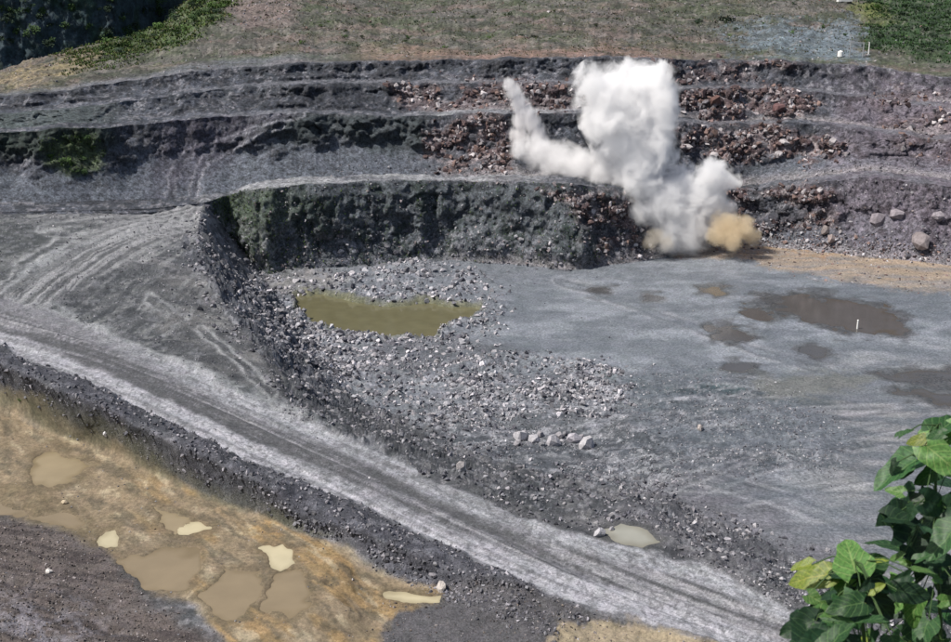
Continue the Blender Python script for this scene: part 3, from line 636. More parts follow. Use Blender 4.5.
# ------------------------------------------------------------------ stones
def rock_mesh(seed, npts=11, flat=0.75):
    r = random.Random(seed); bm = bmesh.new()
    for _ in range(npts):
        v = Vector((r.gauss(0,1), r.gauss(0,1), r.gauss(0,1))).normalized()*r.uniform(0.8, 1.0)
        bm.verts.new((v.x, v.y*r.uniform(0.8,1), v.z*flat))
    res = bmesh.ops.convex_hull(bm, input=bm.verts)
    bmesh.ops.delete(bm, geom=[g for g in res['geom_interior'] if isinstance(g, bmesh.types.BMVert)], context='VERTS')
    loose = [v for v in bm.verts if not v.link_faces]; bmesh.ops.delete(bm, geom=loose, context='VERTS')
    bmesh.ops.triangulate(bm, faces=bm.faces); bmesh.ops.recalc_face_normals(bm, faces=bm.faces)
    bm.verts.ensure_lookup_table()
    v = np.array([x.co[:] for x in bm.verts]); f = np.array([[w.index for w in g.verts] for g in bm.faces]); bm.free()
    return v, f
SMALL = [rock_mesh(100+i, 9) for i in range(10)]
def stone_mat(name='stone'):
    m, nt, b = new_mat(name); N = nt.nodes.new; L = nt.links.new
    at = N('ShaderNodeAttribute'); at.attribute_name = 'albedo'
    tc = N('ShaderNodeTexCoord'); n = N('ShaderNodeTexNoise'); n.inputs['Scale'].default_value = 3; n.inputs['Detail'].default_value = 6; n.inputs['Roughness'].default_value = 0.7; L(tc.outputs['Object'], n.inputs[0])
    r = N('ShaderNodeMapRange'); r.inputs[1].default_value = 0.3; r.inputs[2].default_value = 0.7; r.inputs[3].default_value = 0.65; r.inputs[4].default_value = 1.35; L(n.outputs['Fac'], r.inputs[0])
    v = N('ShaderNodeVectorMath'); v.operation = 'SCALE'; L(at.outputs['Color'], v.inputs[0]); L(r.outputs[0], v.inputs['Scale']); L(v.outputs[0], b.inputs['Base Color'])
    b.inputs['Roughness'].default_value = 0.9
    bp = N('ShaderNodeBump'); bp.inputs['Strength'].default_value = 0.6; bp.inputs['Distance'].default_value = 0.2; L(n.outputs['Fac'], bp.inputs['Height']); L(bp.outputs[0], b.inputs['Normal'])
    return m
M_stone = stone_mat()
depth = np.maximum(Y*CS-(Z-CAMZ)*SN, 1.0).ravel()
inview = ((PX > -60) & (PX < 1010) & (PY < 662) & (PY > -8)).ravel()
dry = (np.maximum.reduce(PSD) < -3).ravel().astype(float)
def sample(mask, n, excl=True):
    w = (mask*inview.reshape(mask.shape)).ravel().astype(float)
    w[w < 0.02] = 0
    if excl: w *= (1-m_pool.ravel())*dry
    cw_ = np.cumsum(w); k = np.searchsorted(cw_, rng.uniform(0, cw_[-1], n)); return np.minimum(k, len(w)-1)
def rand_rot(n):
    q = rng.normal(size=(n, 4)); q /= np.linalg.norm(q, axis=1)[:, None]; w, x, y, z = q.T
    return np.stack([1-2*(y*y+z*z), 2*(x*y-z*w), 2*(x*z+y*w), 2*(x*y+z*w), 1-2*(x*x+z*z), 2*(y*z-x*w), 2*(x*z-y*w), 2*(y*z+x*w), 1-2*(x*x+y*y)], -1).reshape(n, 3, 3)
def scatter(name, mask, n, px_size, colors, label=None, sink=0.42, powr=5.0, jit=1.0):
    """n loose stones as one mesh; px_size = smallest and largest half-width in photo pixels"""
    k = sample(mask, n)
    u = rng.uniform(0, 1, n)**powr; s = (px_size[0]+(px_size[1]-px_size[0])*u)*depth[k]/FPX
    pos = vert[k]+rng.uniform(-1, 1, (n, 3))*np.stack([depth[k]/FPX*jit, depth[k]/FPX*jit*2, 0*s], -1); pos[:, 2] += s*(0.5-sink)
    cidx = rng.integers(0, len(colors), n); cc = np.array(colors)[cidx]*rng.uniform(0.5, 1.2, (n, 1))
    vs, fs, cs = [], [], []; off = 0; rot = rand_rot(n); sc = s[:, None]*rng.uniform(0.7, 1.25, (n, 3))
    var = rng.integers(0, len(SMALL), n)
    for j, (bv, bf) in enumerate(SMALL):
        m = var == j; c = m.sum()
        if not c: continue
        v = np.einsum('nij,kj->nki', rot[m], bv)*sc[m][:, None, :]+pos[m][:, None, :]
        f = bf[None]+(np.arange(c)*len(bv))[:, None, None]+off
        vs.append(v.reshape(-1, 3)); fs.append(f.reshape(-1, 3)); cs.append(np.repeat(cc[m], len(bv), 0)); off += c*len(bv)
    v = np.concatenate(vs); f = np.concatenate(fs); c = np.concatenate(cs); c = np.concatenate([c, np.ones((len(c), 1))], 1)
    o = link(name, mesh_np(name, v, f, M_stone, False, {'albedo': ('FLOAT_COLOR', c)}))
    return tag(o, label, kind='stuff')
GREY = [(0.16,0.16,0.18),(0.24,0.24,0.26),(0.36,0.35,0.37),(0.10,0.10,0.12)]
PALE = [(0.40,0.40,0.43),(0.50,0.48,0.51),(0.25,0.25,0.28),(0.16,0.16,0.185),(0.11,0.11,0.13)]
DARK = [(0.07,0.07,0.085),(0.12,0.12,0.14),(0.20,0.20,0.22),(0.30,0.29,0.32)]
REDD = [(0.16,0.11,0.105),(0.28,0.24,0.245),(0.08,0.055,0.057),(0.42,0.39,0.40),(0.21,0.145,0.13),(0.17,0.16,0.175)]
BRWN = [(0.12,0.10,0.095),(0.20,0.17,0.15),(0.30,0.27,0.27),(0.07,0.06,0.06)]
scatter('rubble', m_rub*(1-m_bright*0.3), 8500, (0.6,4.6), GREY+PALE[:2], 'loose grey rubble spread around the olive pool')
scatter('rubble', m_bright+0.35*m_crush, 5500, (0.6,4.2), PALE, 'pale lavender crushed stone heaped below the olive pool')
scatter('rubble', np.maximum(m_scat, 0.8*m_bankshade)*(1-m_road), 11000, (0.6,4.6), DARK+GREY, 'dark broken stone covering the bank between road and pit floor')
scatter('rubble', m_berm, 6500, (0.6,3.6), DARK, 'dark gravel berm along the lower edge of the haul road')
scatter('rubble', m_rough*(0.3+patch2)*m_floor, 7500, (0.6,1.9), DARK+PALE[:1]+GREY, 'small dark and light stones over the rough part of the pit floor')
scatter('rubble', near*(1-m_floor)*(1-m_road)*(1-m_mud)*(1-m_berm)*(PY < 470)*(0.15+patch2), 4500, (0.6,1.8), DARK+GREY, 'small loose stones on the plateau above the haul road')
scatter('rubble', m_low+0.25*M([(380,600),(450,580),(560,600),(640,622),(640,700),(360,700)], 8)*near, 5500, (0.7,2.4), BRWN, 'brown and dark gravel at the bottom left')
scatter('rubble', (red*fm+0.5*red*bench+0.25*red*up), 6500, (0.6,4.6), REDD, 'reddish shattered rock on the quarry faces', sink=0.4)
scatter('rubble', ((SEG == 2)*smooth(220, 260, PX)*(0.3+0.7*smooth(0.6, 0.05, TT))+(SEG == 4)*smooth(0.4, 0.0, TT)*0.5*smooth(250,400,PX)), 6000, (0.6,2.6), GREY+REDD[1:2], 'grey scree along the foot of the quarry faces', sink=0.4)
scatter('rubble', near*(m_rough*0.4+0.10*(1-m_flat)*(1-m_mud)*(1-m_road)+0.03+0.05*m_mud), 5000, (0.5,1.9), GREY, 'scattered small stones over the ground')
scatter('rubble', M([(730,225),(800,230),(880,240),(951,250),(951,268),(860,260),(735,246)], 4)+0.3*m_tan, 1600, (0.7,2.8), REDD+PALE[:1], 'rubble at the foot of the right quarry face')
scatter('rubble', up*(0.15+M([(235,-5),(300,-5),(300,28),(250,36),(235,20)], 6)), 2600, (0.6,2.2), REDD+GREY[:2], 'broken red and grey stone on the upper ground')

def tufts(mask, n, px_size, colors, label):
    k = sample(mask, n); s = rng.uniform(*px_size, n)*depth[k]/FPX; B = 5
    ang = rng.uniform(0, 6.28, (n, B)); lean = rng.uniform(0.2, 0.9, (n, B)); p = vert[k]+rng.uniform(-1, 1, (n, 3))*np.stack([depth[k]/FPX, depth[k]/FPX*3, 0*s], -1)
    cx, sx = np.cos(ang), np.sin(ang); w = 0.22
    b0 = np.stack([-sx*w, cx*w, 0*cx], -1); tip = np.stack([cx*lean, sx*lean, 1-0.35*lean], -1)
    v = np.stack([b0, -b0, tip], 2)*s[:, None, None, None]+p[:, None, None, :]
    cc = np.array(colors)[rng.integers(0, len(colors), n)]*rng.uniform(0.6, 1.3, (n, 1)); cc = np.repeat(cc, B*3, 0); cc = np.concatenate([cc, np.ones((len(cc), 1))], 1)
    v = v.reshape(-1, 3); o = link('grass', mesh_np('grass', v, np.arange(len(v)).reshape(-1, 3), M_stone, False, {'albedo': ('FLOAT_COLOR', cc)}))
    return tag(o, label, kind='stuff')
GR = [(0.06,0.11,0.025),(0.10,0.15,0.04),(0.035,0.07,0.02),(0.14,0.14,0.06)]
tufts(up*M([(60,60),(95,52),(120,38),(165,25),(180,-6),(245,-6),(225,22),(190,50),(130,64),(80,74)], 8, 1.5), 5200, (1.2,3.4), GR, 'rough green grass on the slope beside the dark cliff')
tufts(up*M([(868,-10),(1000,-10),(1000,72),(940,66),(900,56),(868,54)], 7), 4200, (1.2,3.0), [(0.03,0.075,0.02),(0.05,0.10,0.03),(0.02,0.045,0.018)], 'dark green grass on the hill at top right')
tufts(up*(0.1+patch2)*(PX > 240)*(PX < 868)*(PY < 56), 5200, (0.8,2.2), [(0.08,0.10,0.035),(0.12,0.11,0.06),(0.05,0.07,0.025),(0.16,0.13,0.09)], 'patchy dry scrub over the upper ground')
tufts((SEG == 2)*smooth(340, 240, PX)*smooth(205, 225, PX)+0.35*m_face1+(SEG == 4)*M([(40,140),(90,132),(110,160),(75,178),(50,168)], 5)*2, 2600, (0.8,2.2), GR[:3], 'sparse weeds clinging to the lower quarry faces')

# boulders: each one an object
BIG = []
for i in range(9):
    v, f = rock_mesh(500+i, 24, 0.78); v = v*np.array([1.0+0.25*math.sin(i*2.1), 0.85+0.15*math.cos(i*1.7), 1.0])+0.035*np.random.default_rng(i).normal(size=v.shape); BIG.append((v, f))
_mc = {}
def boulder_mesh(var, ci, colr):
    key = (var, ci)
    if key in _mc: return _mc[key]
    v, f = BIG[var]; c = np.tile(np.array([*(0.82*x for x in colr), 1.0]), (len(v), 1))
    me = mesh_np('boulder', v, f, M_stone, False, {'albedo': ('FLOAT_COLOR', c)}); _mc[key] = me; return me
def nearest_vertex(px, py, seg=None):
    d = (PX-px)**2+(PY-py)**2
    if seg is not None: d = d+np.where(np.isin(SEG, seg), 0, 1e6)
    return int(np.argmin(d))
def boulder(k, half_px, colr, ci, label, cat='boulder', group=None, asp=(1,1,1), sink=0.3, name='boulder'):
    s = half_px*depth[k]/FPX
    o = link(name, boulder_mesh(random.randrange(len(BIG)), ci, colr))
    o.location = Vector(vert[k])+Vector((0, 0, s*(0.62-sink))); o.rotation_euler = (random.uniform(-.35,.35), random.uniform(-.35,.35), random.uniform(0, 6.28))
    o.scale = (s*asp[0], s*asp[1], s*asp[2])
    return tag(o, label, cat, group)
KEY = [
 (521,438,8,(0.50,0.49,0.52),'largest pale boulder, at the left end of the short boulder row on the pit floor'),
 (534,440,6,(0.46,0.45,0.48),'pale boulder second from the left in the boulder row on the pit floor'),
 (553,441,7,(0.42,0.41,0.44),'flat pale boulder in the middle of the boulder row on the pit floor'),
 (574,436,6,(0.48,0.46,0.50),'pale boulder fourth from the left in the pit floor boulder row'),
 (587,440,8,(0.46,0.45,0.47),'long pale boulder at the right end of the pit floor boulder row'),
 (543,446,4,(0.30,0.30,0.32),'small grey boulder in front of the pit floor boulder row'),
 (461,475,6,(0.45,0.42,0.42),'pale upright boulder on the bank just above the haul road'),
 (600,532,5,(0.50,0.49,0.52),'pale boulder left of the grey puddle beside the haul road'),
 (612,527,4,(0.34,0.33,0.35),'grey boulder behind the grey puddle beside the haul road'),
 (48,566,4,(0.72,0.69,0.66),'white stone lying alone in the dark gravel at bottom left'),
 (106,434,4,(0.72,0.71,0.74),'small white stone on the dark berm below the haul road'),
 (441,583,6,(0.52,0.48,0.45),'flat pale stone beyond the tip of the long cream puddle'),
 (700,428,4,(0.40,0.36,0.34),'pale pinkish rock standing alone on the rough pit floor'),
 (64,497,3,(0.60,0.50,0.36),'small tan stone on the mud terrace'),
]
for i, (px, py, s, c, lab) in enumerate(KEY):
    boulder(nearest_vertex(px, py+s*0.4, [1]), s*(1.25 if s > 4 else 1), c, ('k', i), lab, 'stone' if s < 5 else 'boulder', asp=(1.1,0.9,1.25), sink=0.25)
WKEY = [
 (878,222,11,(0.25,0.225,0.25),'large pale boulder on the purple slope, left of its neighbour'),
 (896,216,9,(0.30,0.27,0.295),'long pale boulder on the purple slope at the right'),
 (937,218,8,(0.28,0.255,0.28),'pale boulder at the right edge of the purple slope'),
 (918,242,12,(0.25,0.22,0.225),'tall boulder at the foot of the right quarry face'),
 (825,231,7,(0.27,0.235,0.225),'round boulder at the foot of the dark rock face on the right'),
 (830,240,7,(0.34,0.28,0.27),'brown boulder in front of the round one at the right face foot'),
 (775,110,8,(0.16,0.09,0.09),'dark red block jutting from the upper right quarry face'),
 (715,103,8,(0.14,0.08,0.07),'dark red block near the plume on the upper right face'),
]
for i, (px, py, s, c, lab) in enumerate(WKEY):
    boulder(nearest_vertex(px, py, [2,4,6]), s, c, ('w', i), lab, 'boulder', asp=(1.1,0.9,1.0), sink=0.45)
SEEN = {}
def tone(c):
    l = sum(c)/3; return 'pale' if l > .38 else 'light grey' if l > .28 else 'mid grey' if l > .17 else 'dark'
def where(k, marks):
    px, py = PX.ravel()[k], PY.ravel()[k]; return min(marks, key=lambda m: (m[0]-px)**2+2.5*(m[1]-py)**2)[2]
def many(mask, n, sz, colors, label, group, tagc, marks, sink=0.3):
    ks = sample(mask, n)
    for k in ks:
        ci = random.randrange(len(colors)); s = random.uniform(*sz); big_ = 'large' if s > mix(sz[0], sz[1], .66) else 'small' if s < mix(sz[0], sz[1], .33) else 'medium'
        c_ = colors[ci]; tn = tone(c_) if c_[0] < c_[2]*1.03 else ('dark red brown' if sum(c_) < .3 else 'reddish grey' if sum(c_) < .6 else 'pale pinkish')
        boulder(int(k), s, c_, (tagc, ci), f'{big_} {tn} {label} {where(int(k), marks)}', 'rock', group, (random.uniform(.8,1.3), random.uniform(.7,1.1), random.uniform(.7,1.1)), sink, 'rock')
many(m_rub, 70, (2.6,4.6), PALE+GREY, 'rock', 'rocks around the olive pool', 'a', [(300,300,'at the left end of the pool'),(390,285,'behind the olive pool'),(470,285,'behind the right end of the pool'),(550,320,'right of the olive pool'),(330,355,'below the left end of the pool'),(420,350,'just in front of the olive pool'),(400,410,'low on the rubble towards the haul road'),(500,410,'above the boulder row'),(590,390,'right of the pale rubble')])
many(m_slopeband+m_crush, 55, (2.6,4.8), GREY+PALE[:1], 'rock on the bank', 'rocks on the bank above the pit floor', 'b', [(215,250,'near its far top corner'),(260,310,'left of the olive pool'),(310,370,'below left of the olive pool'),(380,430,'above the middle of the haul road'),(480,470,'left of and below the boulder row'),(580,505,'left of the grey puddle'),(690,545,'right of the grey puddle'),(800,580,'near the leafy shrubs')])
many(red*fm*(PX > 640), 45, (2.8,5.5), REDD, 'block', 'red blocks right of the plume', 'c', [(710,108,'in the upper face by the plume'),(790,108,'in the upper face further right'),(720,145,'in the middle face beside the plume'),(800,150,'in the middle face further right'),(770,210,'in the lowest face right of the plume'),(910,115,'in the face at the far right'),(740,72,'under the top edge right of the plume')], 0.5)
many(red*fm*(PX < 640), 35, (2.6,4.6), REDD, 'block', 'red blocks left of the plume', 'd', [(430,95,'in the upper face far left of the plume'),(520,95,'in the upper face by the dust jet'),(470,150,'in the middle face left of the dust jet'),(590,100,'in the upper face touching the plume'),(610,220,'in the lowest face left of the plume')], 0.5)
many((SEG == 2)*smooth(0.45, 0.05, TT)*smooth(270, 420, PX)*1.0, 40, (2.4,4.2), PALE+GREY, 'rock under the lowest face', 'rocks under the lowest quarry face', 'e', [(320,262,'behind the left end of the pool'),(400,258,'behind the olive pool'),(480,258,'behind the right end of the pool'),(560,262,'left of the plume'),(640,255,'under the plume'),(760,240,'right of the dust puff'),(880,250,'under the purple slope')], 0.4)
many(near*smooth(34, 10, np.hypot((PX-553)*0.6, (PY-440)*2.2)), 12, (2.6,5.2), [(0.42,0.41,0.44),(0.20,0.20,0.22),(0.30,0.29,0.31)], 'rock', 'rocks of the boulder row', 'g', [(525,440,'beside the left end of the boulder row'),(555,440,'among the middle of the boulder row'),(585,440,'beside the right end of the boulder row')], 0.25)
many(m_berm, 22, (2.4,3.6), DARK+GREY[:2], 'rock on the roadside berm', 'rocks on the roadside berm', 'f', [(60,385,'at the far left'),(180,440,'above the sandy puddles'),(300,500,'above the orange mud'),(430,560,'above the long cream puddle'),(560,605,'near the bottom edge')])

# ------------------------------------------------------------------ puddles
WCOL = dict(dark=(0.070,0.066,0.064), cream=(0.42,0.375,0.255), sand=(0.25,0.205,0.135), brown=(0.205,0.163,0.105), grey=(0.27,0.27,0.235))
WM = dict(dark=W_dark, cream=W_cream, sand=W_sand, brown=W_brown, grey=W_grey)
def q4m(a): return np.minimum(np.minimum(a[:-1, :-1], a[1:, :-1]), np.minimum(a[:-1, 1:], a[1:, 1:]))
psd = np.stack([q4(a) for a in PSD]); own = psd.argmax(0)
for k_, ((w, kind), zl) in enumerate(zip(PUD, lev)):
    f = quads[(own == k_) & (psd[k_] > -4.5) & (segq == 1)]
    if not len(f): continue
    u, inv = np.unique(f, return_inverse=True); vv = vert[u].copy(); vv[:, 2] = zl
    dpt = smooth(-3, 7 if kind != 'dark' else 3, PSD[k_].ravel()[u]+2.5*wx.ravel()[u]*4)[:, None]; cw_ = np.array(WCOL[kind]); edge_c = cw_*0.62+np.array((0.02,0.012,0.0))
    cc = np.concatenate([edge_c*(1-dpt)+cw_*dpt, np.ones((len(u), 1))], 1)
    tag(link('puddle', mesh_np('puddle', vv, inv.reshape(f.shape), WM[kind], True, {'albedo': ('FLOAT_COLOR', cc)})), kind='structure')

# ------------------------------------------------------------------ dust plume of the blast
def dust(name, blobs, Yd, dens, colr, label, voxel=0.8, nsc=0.16, amp=0.55, edge=0.22, fade=None, aniso=0.0, seed=0, stretch=(1,1,1), warp=10.0):
    """a mesh that bounds the cloud and, inside it, dust whose density falls off towards a billowing edge.
    blobs: photo x, y, radius in photo pixels and a depth offset in metres"""
    cs = []
    for b in blobs:
        px, py, r = b[:3]; dy = b[3] if len(b) > 3 else 0
        x, y, z = at_y(px, py, Yd+dy); cs.append((x, y, z, r*(y*CS-(z-CAMZ)*SN)/FPX))
    c0 = Vector(np.mean([c[:3] for c in cs], axis=0))
    bm = bmesh.new()
    for x, y, z, s in cs: bmesh.ops.create_icosphere(bm, subdivisions=3, radius=s*1.12, matrix=Matrix.Translation(Vector((x, y, z))-c0))
    me = bpy.data.meshes.new(name); bm.to_mesh(me); bm.free()
    o = bpy.data.objects.new(name, me); col.objects.link(o); o.location = c0
    md_ = o.modifiers.new('remesh', 'REMESH'); md_.mode = 'VOXEL'; md_.voxel_size = voxel
    dg = bpy.context.evaluated_depsgraph_get(); m2 = bpy.data.meshes.new_from_object(o.evaluated_get(dg)); o.modifiers.clear(); o.data = m2
    m = bpy.data.materials.new(name); m.use_nodes = True; nt = m.node_tree; N = nt.nodes.new; L = nt.links.new
    nt.nodes.remove(nt.nodes['Principled BSDF']); out = nt.nodes['Material Output']
    v = N('ShaderNodeVolumePrincipled'); v.inputs['Color'].default_value = (*colr, 1); v.inputs['Anisotropy'].default_value = aniso
    L(v.outputs[0], out.inputs['Volume']); tc = N('ShaderNodeTexCoord')
    def mth(op, a, b_=None, c_=None, cl=False):
        q = N('ShaderNodeMath'); q.operation = op; q.use_clamp = cl
        for i, w in enumerate((a, b_, c_)):
            if w is None: continue
            if isinstance(w, (int, float)): q.inputs[i].default_value = w
            else: L(w, q.inputs[i])
        return q.outputs[0]
    mp = N('ShaderNodeMapping'); mp.inputs['Scale'].default_value = stretch; mp.inputs['Location'].default_value = (seed*3.1, 0, seed); L(tc.outputs['Object'], mp.inputs[0])
    n = N('ShaderNodeTexNoise'); n.inputs['Scale'].default_value = nsc; n.inputs['Detail'].default_value = 7; n.inputs['Roughness'].default_value = 0.66; n.inputs['Distortion'].default_value = 0.5; L(mp.outputs[0], n.inputs[0])
    nw = N('ShaderNodeTexNoise'); nw.inputs['Scale'].default_value = nsc*0.75; nw.inputs['Detail'].default_value = 3; nw.inputs['Roughness'].default_value = 0.6; L(mp.outputs[0], nw.inputs[0])
    wv = N('ShaderNodeVectorMath'); wv.operation = 'MULTIPLY_ADD'; wv.inputs[1].default_value = (warp,)*3; wv.inputs[2].default_value = (-warp/2,)*3; L(nw.outputs['Color'], wv.inputs[0])
    pw = N('ShaderNodeVectorMath'); pw.operation = 'ADD'; L(tc.outputs['Object'], pw.inputs[0]); L(wv.outputs[0], pw.inputs[1])
    F = None
    for x, y, z, s in cs:
        d = N('ShaderNodeVectorMath'); d.operation = 'DISTANCE'; L(pw.outputs[0], d.inputs[0]); d.inputs[1].default_value = Vector((x, y, z))-c0
        f = mth('MULTIPLY_ADD', d.outputs['Value'], -1.0/s, 1.0)
        F = f if F is None else mth('SMOOTH_MAX', F, f, 0.12)
    e = mth('MULTIPLY_ADD', mth('SUBTRACT', n.outputs['Fac'], 0.5), -amp*2, F)       # eroded field
    r = N('ShaderNodeMapRange'); r.interpolation_type = 'SMOOTHSTEP'; r.inputs[1].default_value = 0.02; r.inputs[2].default_value = edge; r.inputs[3].default_value = 0; r.inputs[4].default_value = dens; L(e, r.inputs[0])
    last = r.outputs[0]
    if fade:                                                                       # thinner towards the ground
        sp = N('ShaderNodeSeparateXYZ'); L(tc.outputs['Object'], sp.inputs[0])
        g = N('ShaderNodeMapRange'); g.inputs[1].default_value = fade[0]; g.inputs[2].default_value = fade[1]; g.inputs[3].default_value = fade[2]; g.inputs[4].default_value = 1.0; L(sp.outputs['Z'], g.inputs[0])
        last = mth('MULTIPLY', last, g.outputs[0])
    L(last, v.inputs['Density']); m2.materials.clear(); m2.materials.append(m); m.cycles.volume_step_rate = 0.16
    return tag(o, label, 'dust cloud')
dust('dust_plume', [(602,92,33),(632,86,29),(657,88,27),(615,116,35),(648,116,32),(668,104,15,-1),(622,145,30),(646,150,32),(636,178,33),(655,206,35),(672,228,30,-1),(700,196,26,-1),(712,176,23,-2),(729,180,13,-2),(684,190,26,1),(690,214,30),(716,210,20,-1),(693,232,24,-2),(640,222,20)],
      257, 0.62, (0.998,0.996,0.996), 'tall white blast plume with billowing head rising before the quarry faces', 0.9, 0.19, 1.15, 0.5, fade=(-14, 4, 0.8))
dust('dust_cloud', [(520,149,13,5),(536,155,20,5),(556,161,24,4),(577,171,28,3),(598,188,31,1),(616,206,31),(634,226,27,-1),(648,240,20,-2)],
      258, 0.42, (0.985,0.98,0.98), 'low pale dust cloud drifting left from the plume along the bench', 0.8, 0.2, 1.0, 0.6, seed=3, warp=7)
dust('dust_jet', [(509,85,8),(514,93,10),(519,103,11),(525,113,12),(531,123,12),(537,134,12),(542,145,12),(548,156,12),(521,122,11,1),(519,136,12,1),(530,148,13,1)],
      268, 0.65, (0.97,0.96,0.96), 'thin arched jet of white dust left of the tall plume', 0.5, 0.45, 0.9, 0.5, seed=5, warp=3, stretch=(1.6,1.6,0.5))
dust('dust_puff', [(726,226,17,-1),(741,229,17,-1),(716,236,11,-2),(732,238,16,-2),(751,236,11)], 252, 0.34, (0.90,0.79,0.60), 'yellow brown dust puff at the right foot of the white plume', 0.5, 0.35, 0.7, 0.4, seed=7, warp=4)
dust('dust_puff', [(657,236,11),(667,243,10),(650,243,9)], 250, 0.16, (0.94,0.86,0.72), 'small yellowish dust puff under the left side of the white plume', 0.5, 0.4, 0.7, 0.5, seed=9, warp=3)

# ------------------------------------------------------------------ foliage
def leaf_mat(name, c, vein, trans=0.25):
    m, nt, b = new_mat(name); N = nt.nodes.new; L = nt.links.new
    at = N('ShaderNodeAttribute'); at.attribute_name = 'leaf'      # x: across, y: along
    sp = N('ShaderNodeSeparateXYZ'); L(at.outputs['Vector'], sp.inputs[0])
    def mth(op, a, b_=None):
        q = N('ShaderNodeMath'); q.operation = op
        for i, v in enumerate((a, b_)):
            if v is None: continue
            if isinstance(v, (int, float)): q.inputs[i].default_value = v
            else: L(v, q.inputs[i])
        return q.outputs[0]
    ax = mth('ABSOLUTE', sp.outputs[0]); k = mth('FRACT', mth('MULTIPLY', mth('SUBTRACT', sp.outputs[1], mth('MULTIPLY', ax, 0.35)), 6.0))
    v1 = mth('LESS_THAN', k, 0.12); v2 = mth('LESS_THAN', ax, 0.05); vv = mth('MAXIMUM', v1, v2)
    tc = N('ShaderNodeTexCoord'); n = N('ShaderNodeTexNoise'); n.inputs['Scale'].default_value = 18; n.inputs['Detail'].default_value = 4; L(tc.outputs['Object'], n.inputs[0])
    oi = N('ShaderNodeObjectInfo')
    r = N('ShaderNodeMapRange'); r.inputs[1].default_value = 0.3; r.inputs[2].default_value = 0.7; r.inputs[3].default_value = 0.6; r.inputs[4].default_value = 1.4; L(n.outputs['Fac'], r.inputs[0])
    r2 = N('ShaderNodeMapRange'); r2.inputs[3].default_value = 0.65; r2.inputs[4].default_value = 1.35; L(oi.outputs['Random'], r2.inputs[0])
    s = N('ShaderNodeVectorMath'); s.operation = 'SCALE'; s.inputs[0].default_value = c; L(mth('MULTIPLY', r.outputs[0], r2.outputs[0]), s.inputs['Scale'])
    mx = N('ShaderNodeMixRGB'); L(mth('MULTIPLY', vv, 0.55), mx.inputs[0]); L(s.outputs[0], mx.inputs[1]); mx.inputs[2].default_value = (*vein, 1)
    L(mx.outputs[0], b.inputs['Base Color']); b.inputs['Roughness'].default_value = 0.52; b.inputs['Specular IOR Level'].default_value = 0.4
    tr = N('ShaderNodeBsdfTranslucent'); g = N('ShaderNodeVectorMath'); g.operation = 'MULTIPLY'; g.inputs[1].default_value = (1.4,1.8,0.5); L(mx.outputs[0], g.inputs[0]); L(g.outputs[0], tr.inputs[0])
    ms = N('ShaderNodeMixShader'); ms.inputs[0].default_value = trans; out = nt.nodes['Material Output']; L(b.outputs[0], ms.inputs[1]); L(tr.outputs[0], ms.inputs[2]); L(ms.outputs[0], out.inputs[0])
    bp = N('ShaderNodeBump'); bp.inputs['Strength'].default_value = 0.35; bp.inputs['Distance'].default_value = 0.01; L(vv, bp.inputs['Height']); bp.invert = True; L(bp.outputs[0], b.inputs['Normal'])
    return m
LM = [leaf_mat('leaf_dark', (0.014,0.040,0.018), (0.05,0.10,0.04)), leaf_mat('leaf_mid', (0.026,0.075,0.024), (0.11,0.20,0.07)), leaf_mat('leaf_light', (0.075,0.165,0.04), (0.25,0.33,0.12)), leaf_mat('leaf_yellowing', (0.15,0.20,0.03), (0.35,0.33,0.08))]
def leaf_mesh(mat, fold, droop, seed):
    r = random.Random(seed); NRr, NCc = 11, 9; v, f, at = [], [], []
    for i in range(NRr):
        t = i/(NRr-1); w = 0.46*min(1, (t+0.06)/0.30)**0.55*(1-t)**0.62*(1+0.10*math.sin(t*9+seed))
        for j in range(NCc):
            u = (j-(NCc-1)/2)/((NCc-1)/2); x = u*w; y = t-0.24*abs(u)**1.6*(1-t)**3-0.02
            z = fold*abs(x)-droop*t*t-0.12*abs(x)**2*4*droop+0.025*math.sin(x*11+t*13+seed)+0.02*math.sin(abs(u)*5-t*22)*(1-t)
            v.append((x, y, z)); at.append((u, t, 0))
    for i in range(NRr-1):
        for j in range(NCc-1):
            a = i*NCc+j; f.append((a, a+1, a+NCc+1, a+NCc))
    me = bpy.data.meshes.new('leaf'); me.from_pydata(v, [], f); a = me.attributes.new('leaf', 'FLOAT_VECTOR', 'POINT'); a.data.foreach_set('vector', np.array(at, np.float32).ravel())
    me.polygons.foreach_set('use_smooth', [True]*len(f)); me.materials.append(mat); return me
LEAVES = [[leaf_mesh(m, fo, dr, s) for s, (fo, dr) in enumerate(((0.25,0.10),(0.45,0.25),(0.12,0.35)))] for m in LM]
M_stem = new_mat('green_stem'); M_stem[2].inputs['Base Color'].default_value = (0.05,0.09,0.03,1); M_stem = M_stem[0]
def tube(name, pts, r0, r1, mat, parent, sides=6):
    bm = bmesh.new(); rings = []
    for i, p in enumerate(pts):
        p = Vector(p); d = (Vector(pts[min(i+1, len(pts)-1)])-Vector(pts[max(i-1, 0)])).normalized(); a = d.orthogonal().normalized(); b = d.cross(a); r = r0+(r1-r0)*i/(len(pts)-1)
        rings.append([bm.verts.new(p+(a*math.cos(2*math.pi*k/sides)+b*math.sin(2*math.pi*k/sides))*r) for k in range(sides)])
    for i in range(len(rings)-1):
        for k in range(sides): bm.faces.new((rings[i][k], rings[i][(k+1)%sides], rings[i+1][(k+1)%sides], rings[i+1][k]))
    bmesh.ops.recalc_face_normals(bm, faces=bm.faces); me = bpy.data.meshes.new(name); bm.to_mesh(me); bm.free(); me.polygons.foreach_set('use_smooth', [True]*len(me.polygons)); me.materials.append(mat)
    return link(name, me, parent)
def P3(px, py, d):
    return Vector(at_y(px, py, d))
pr = random.Random(21)
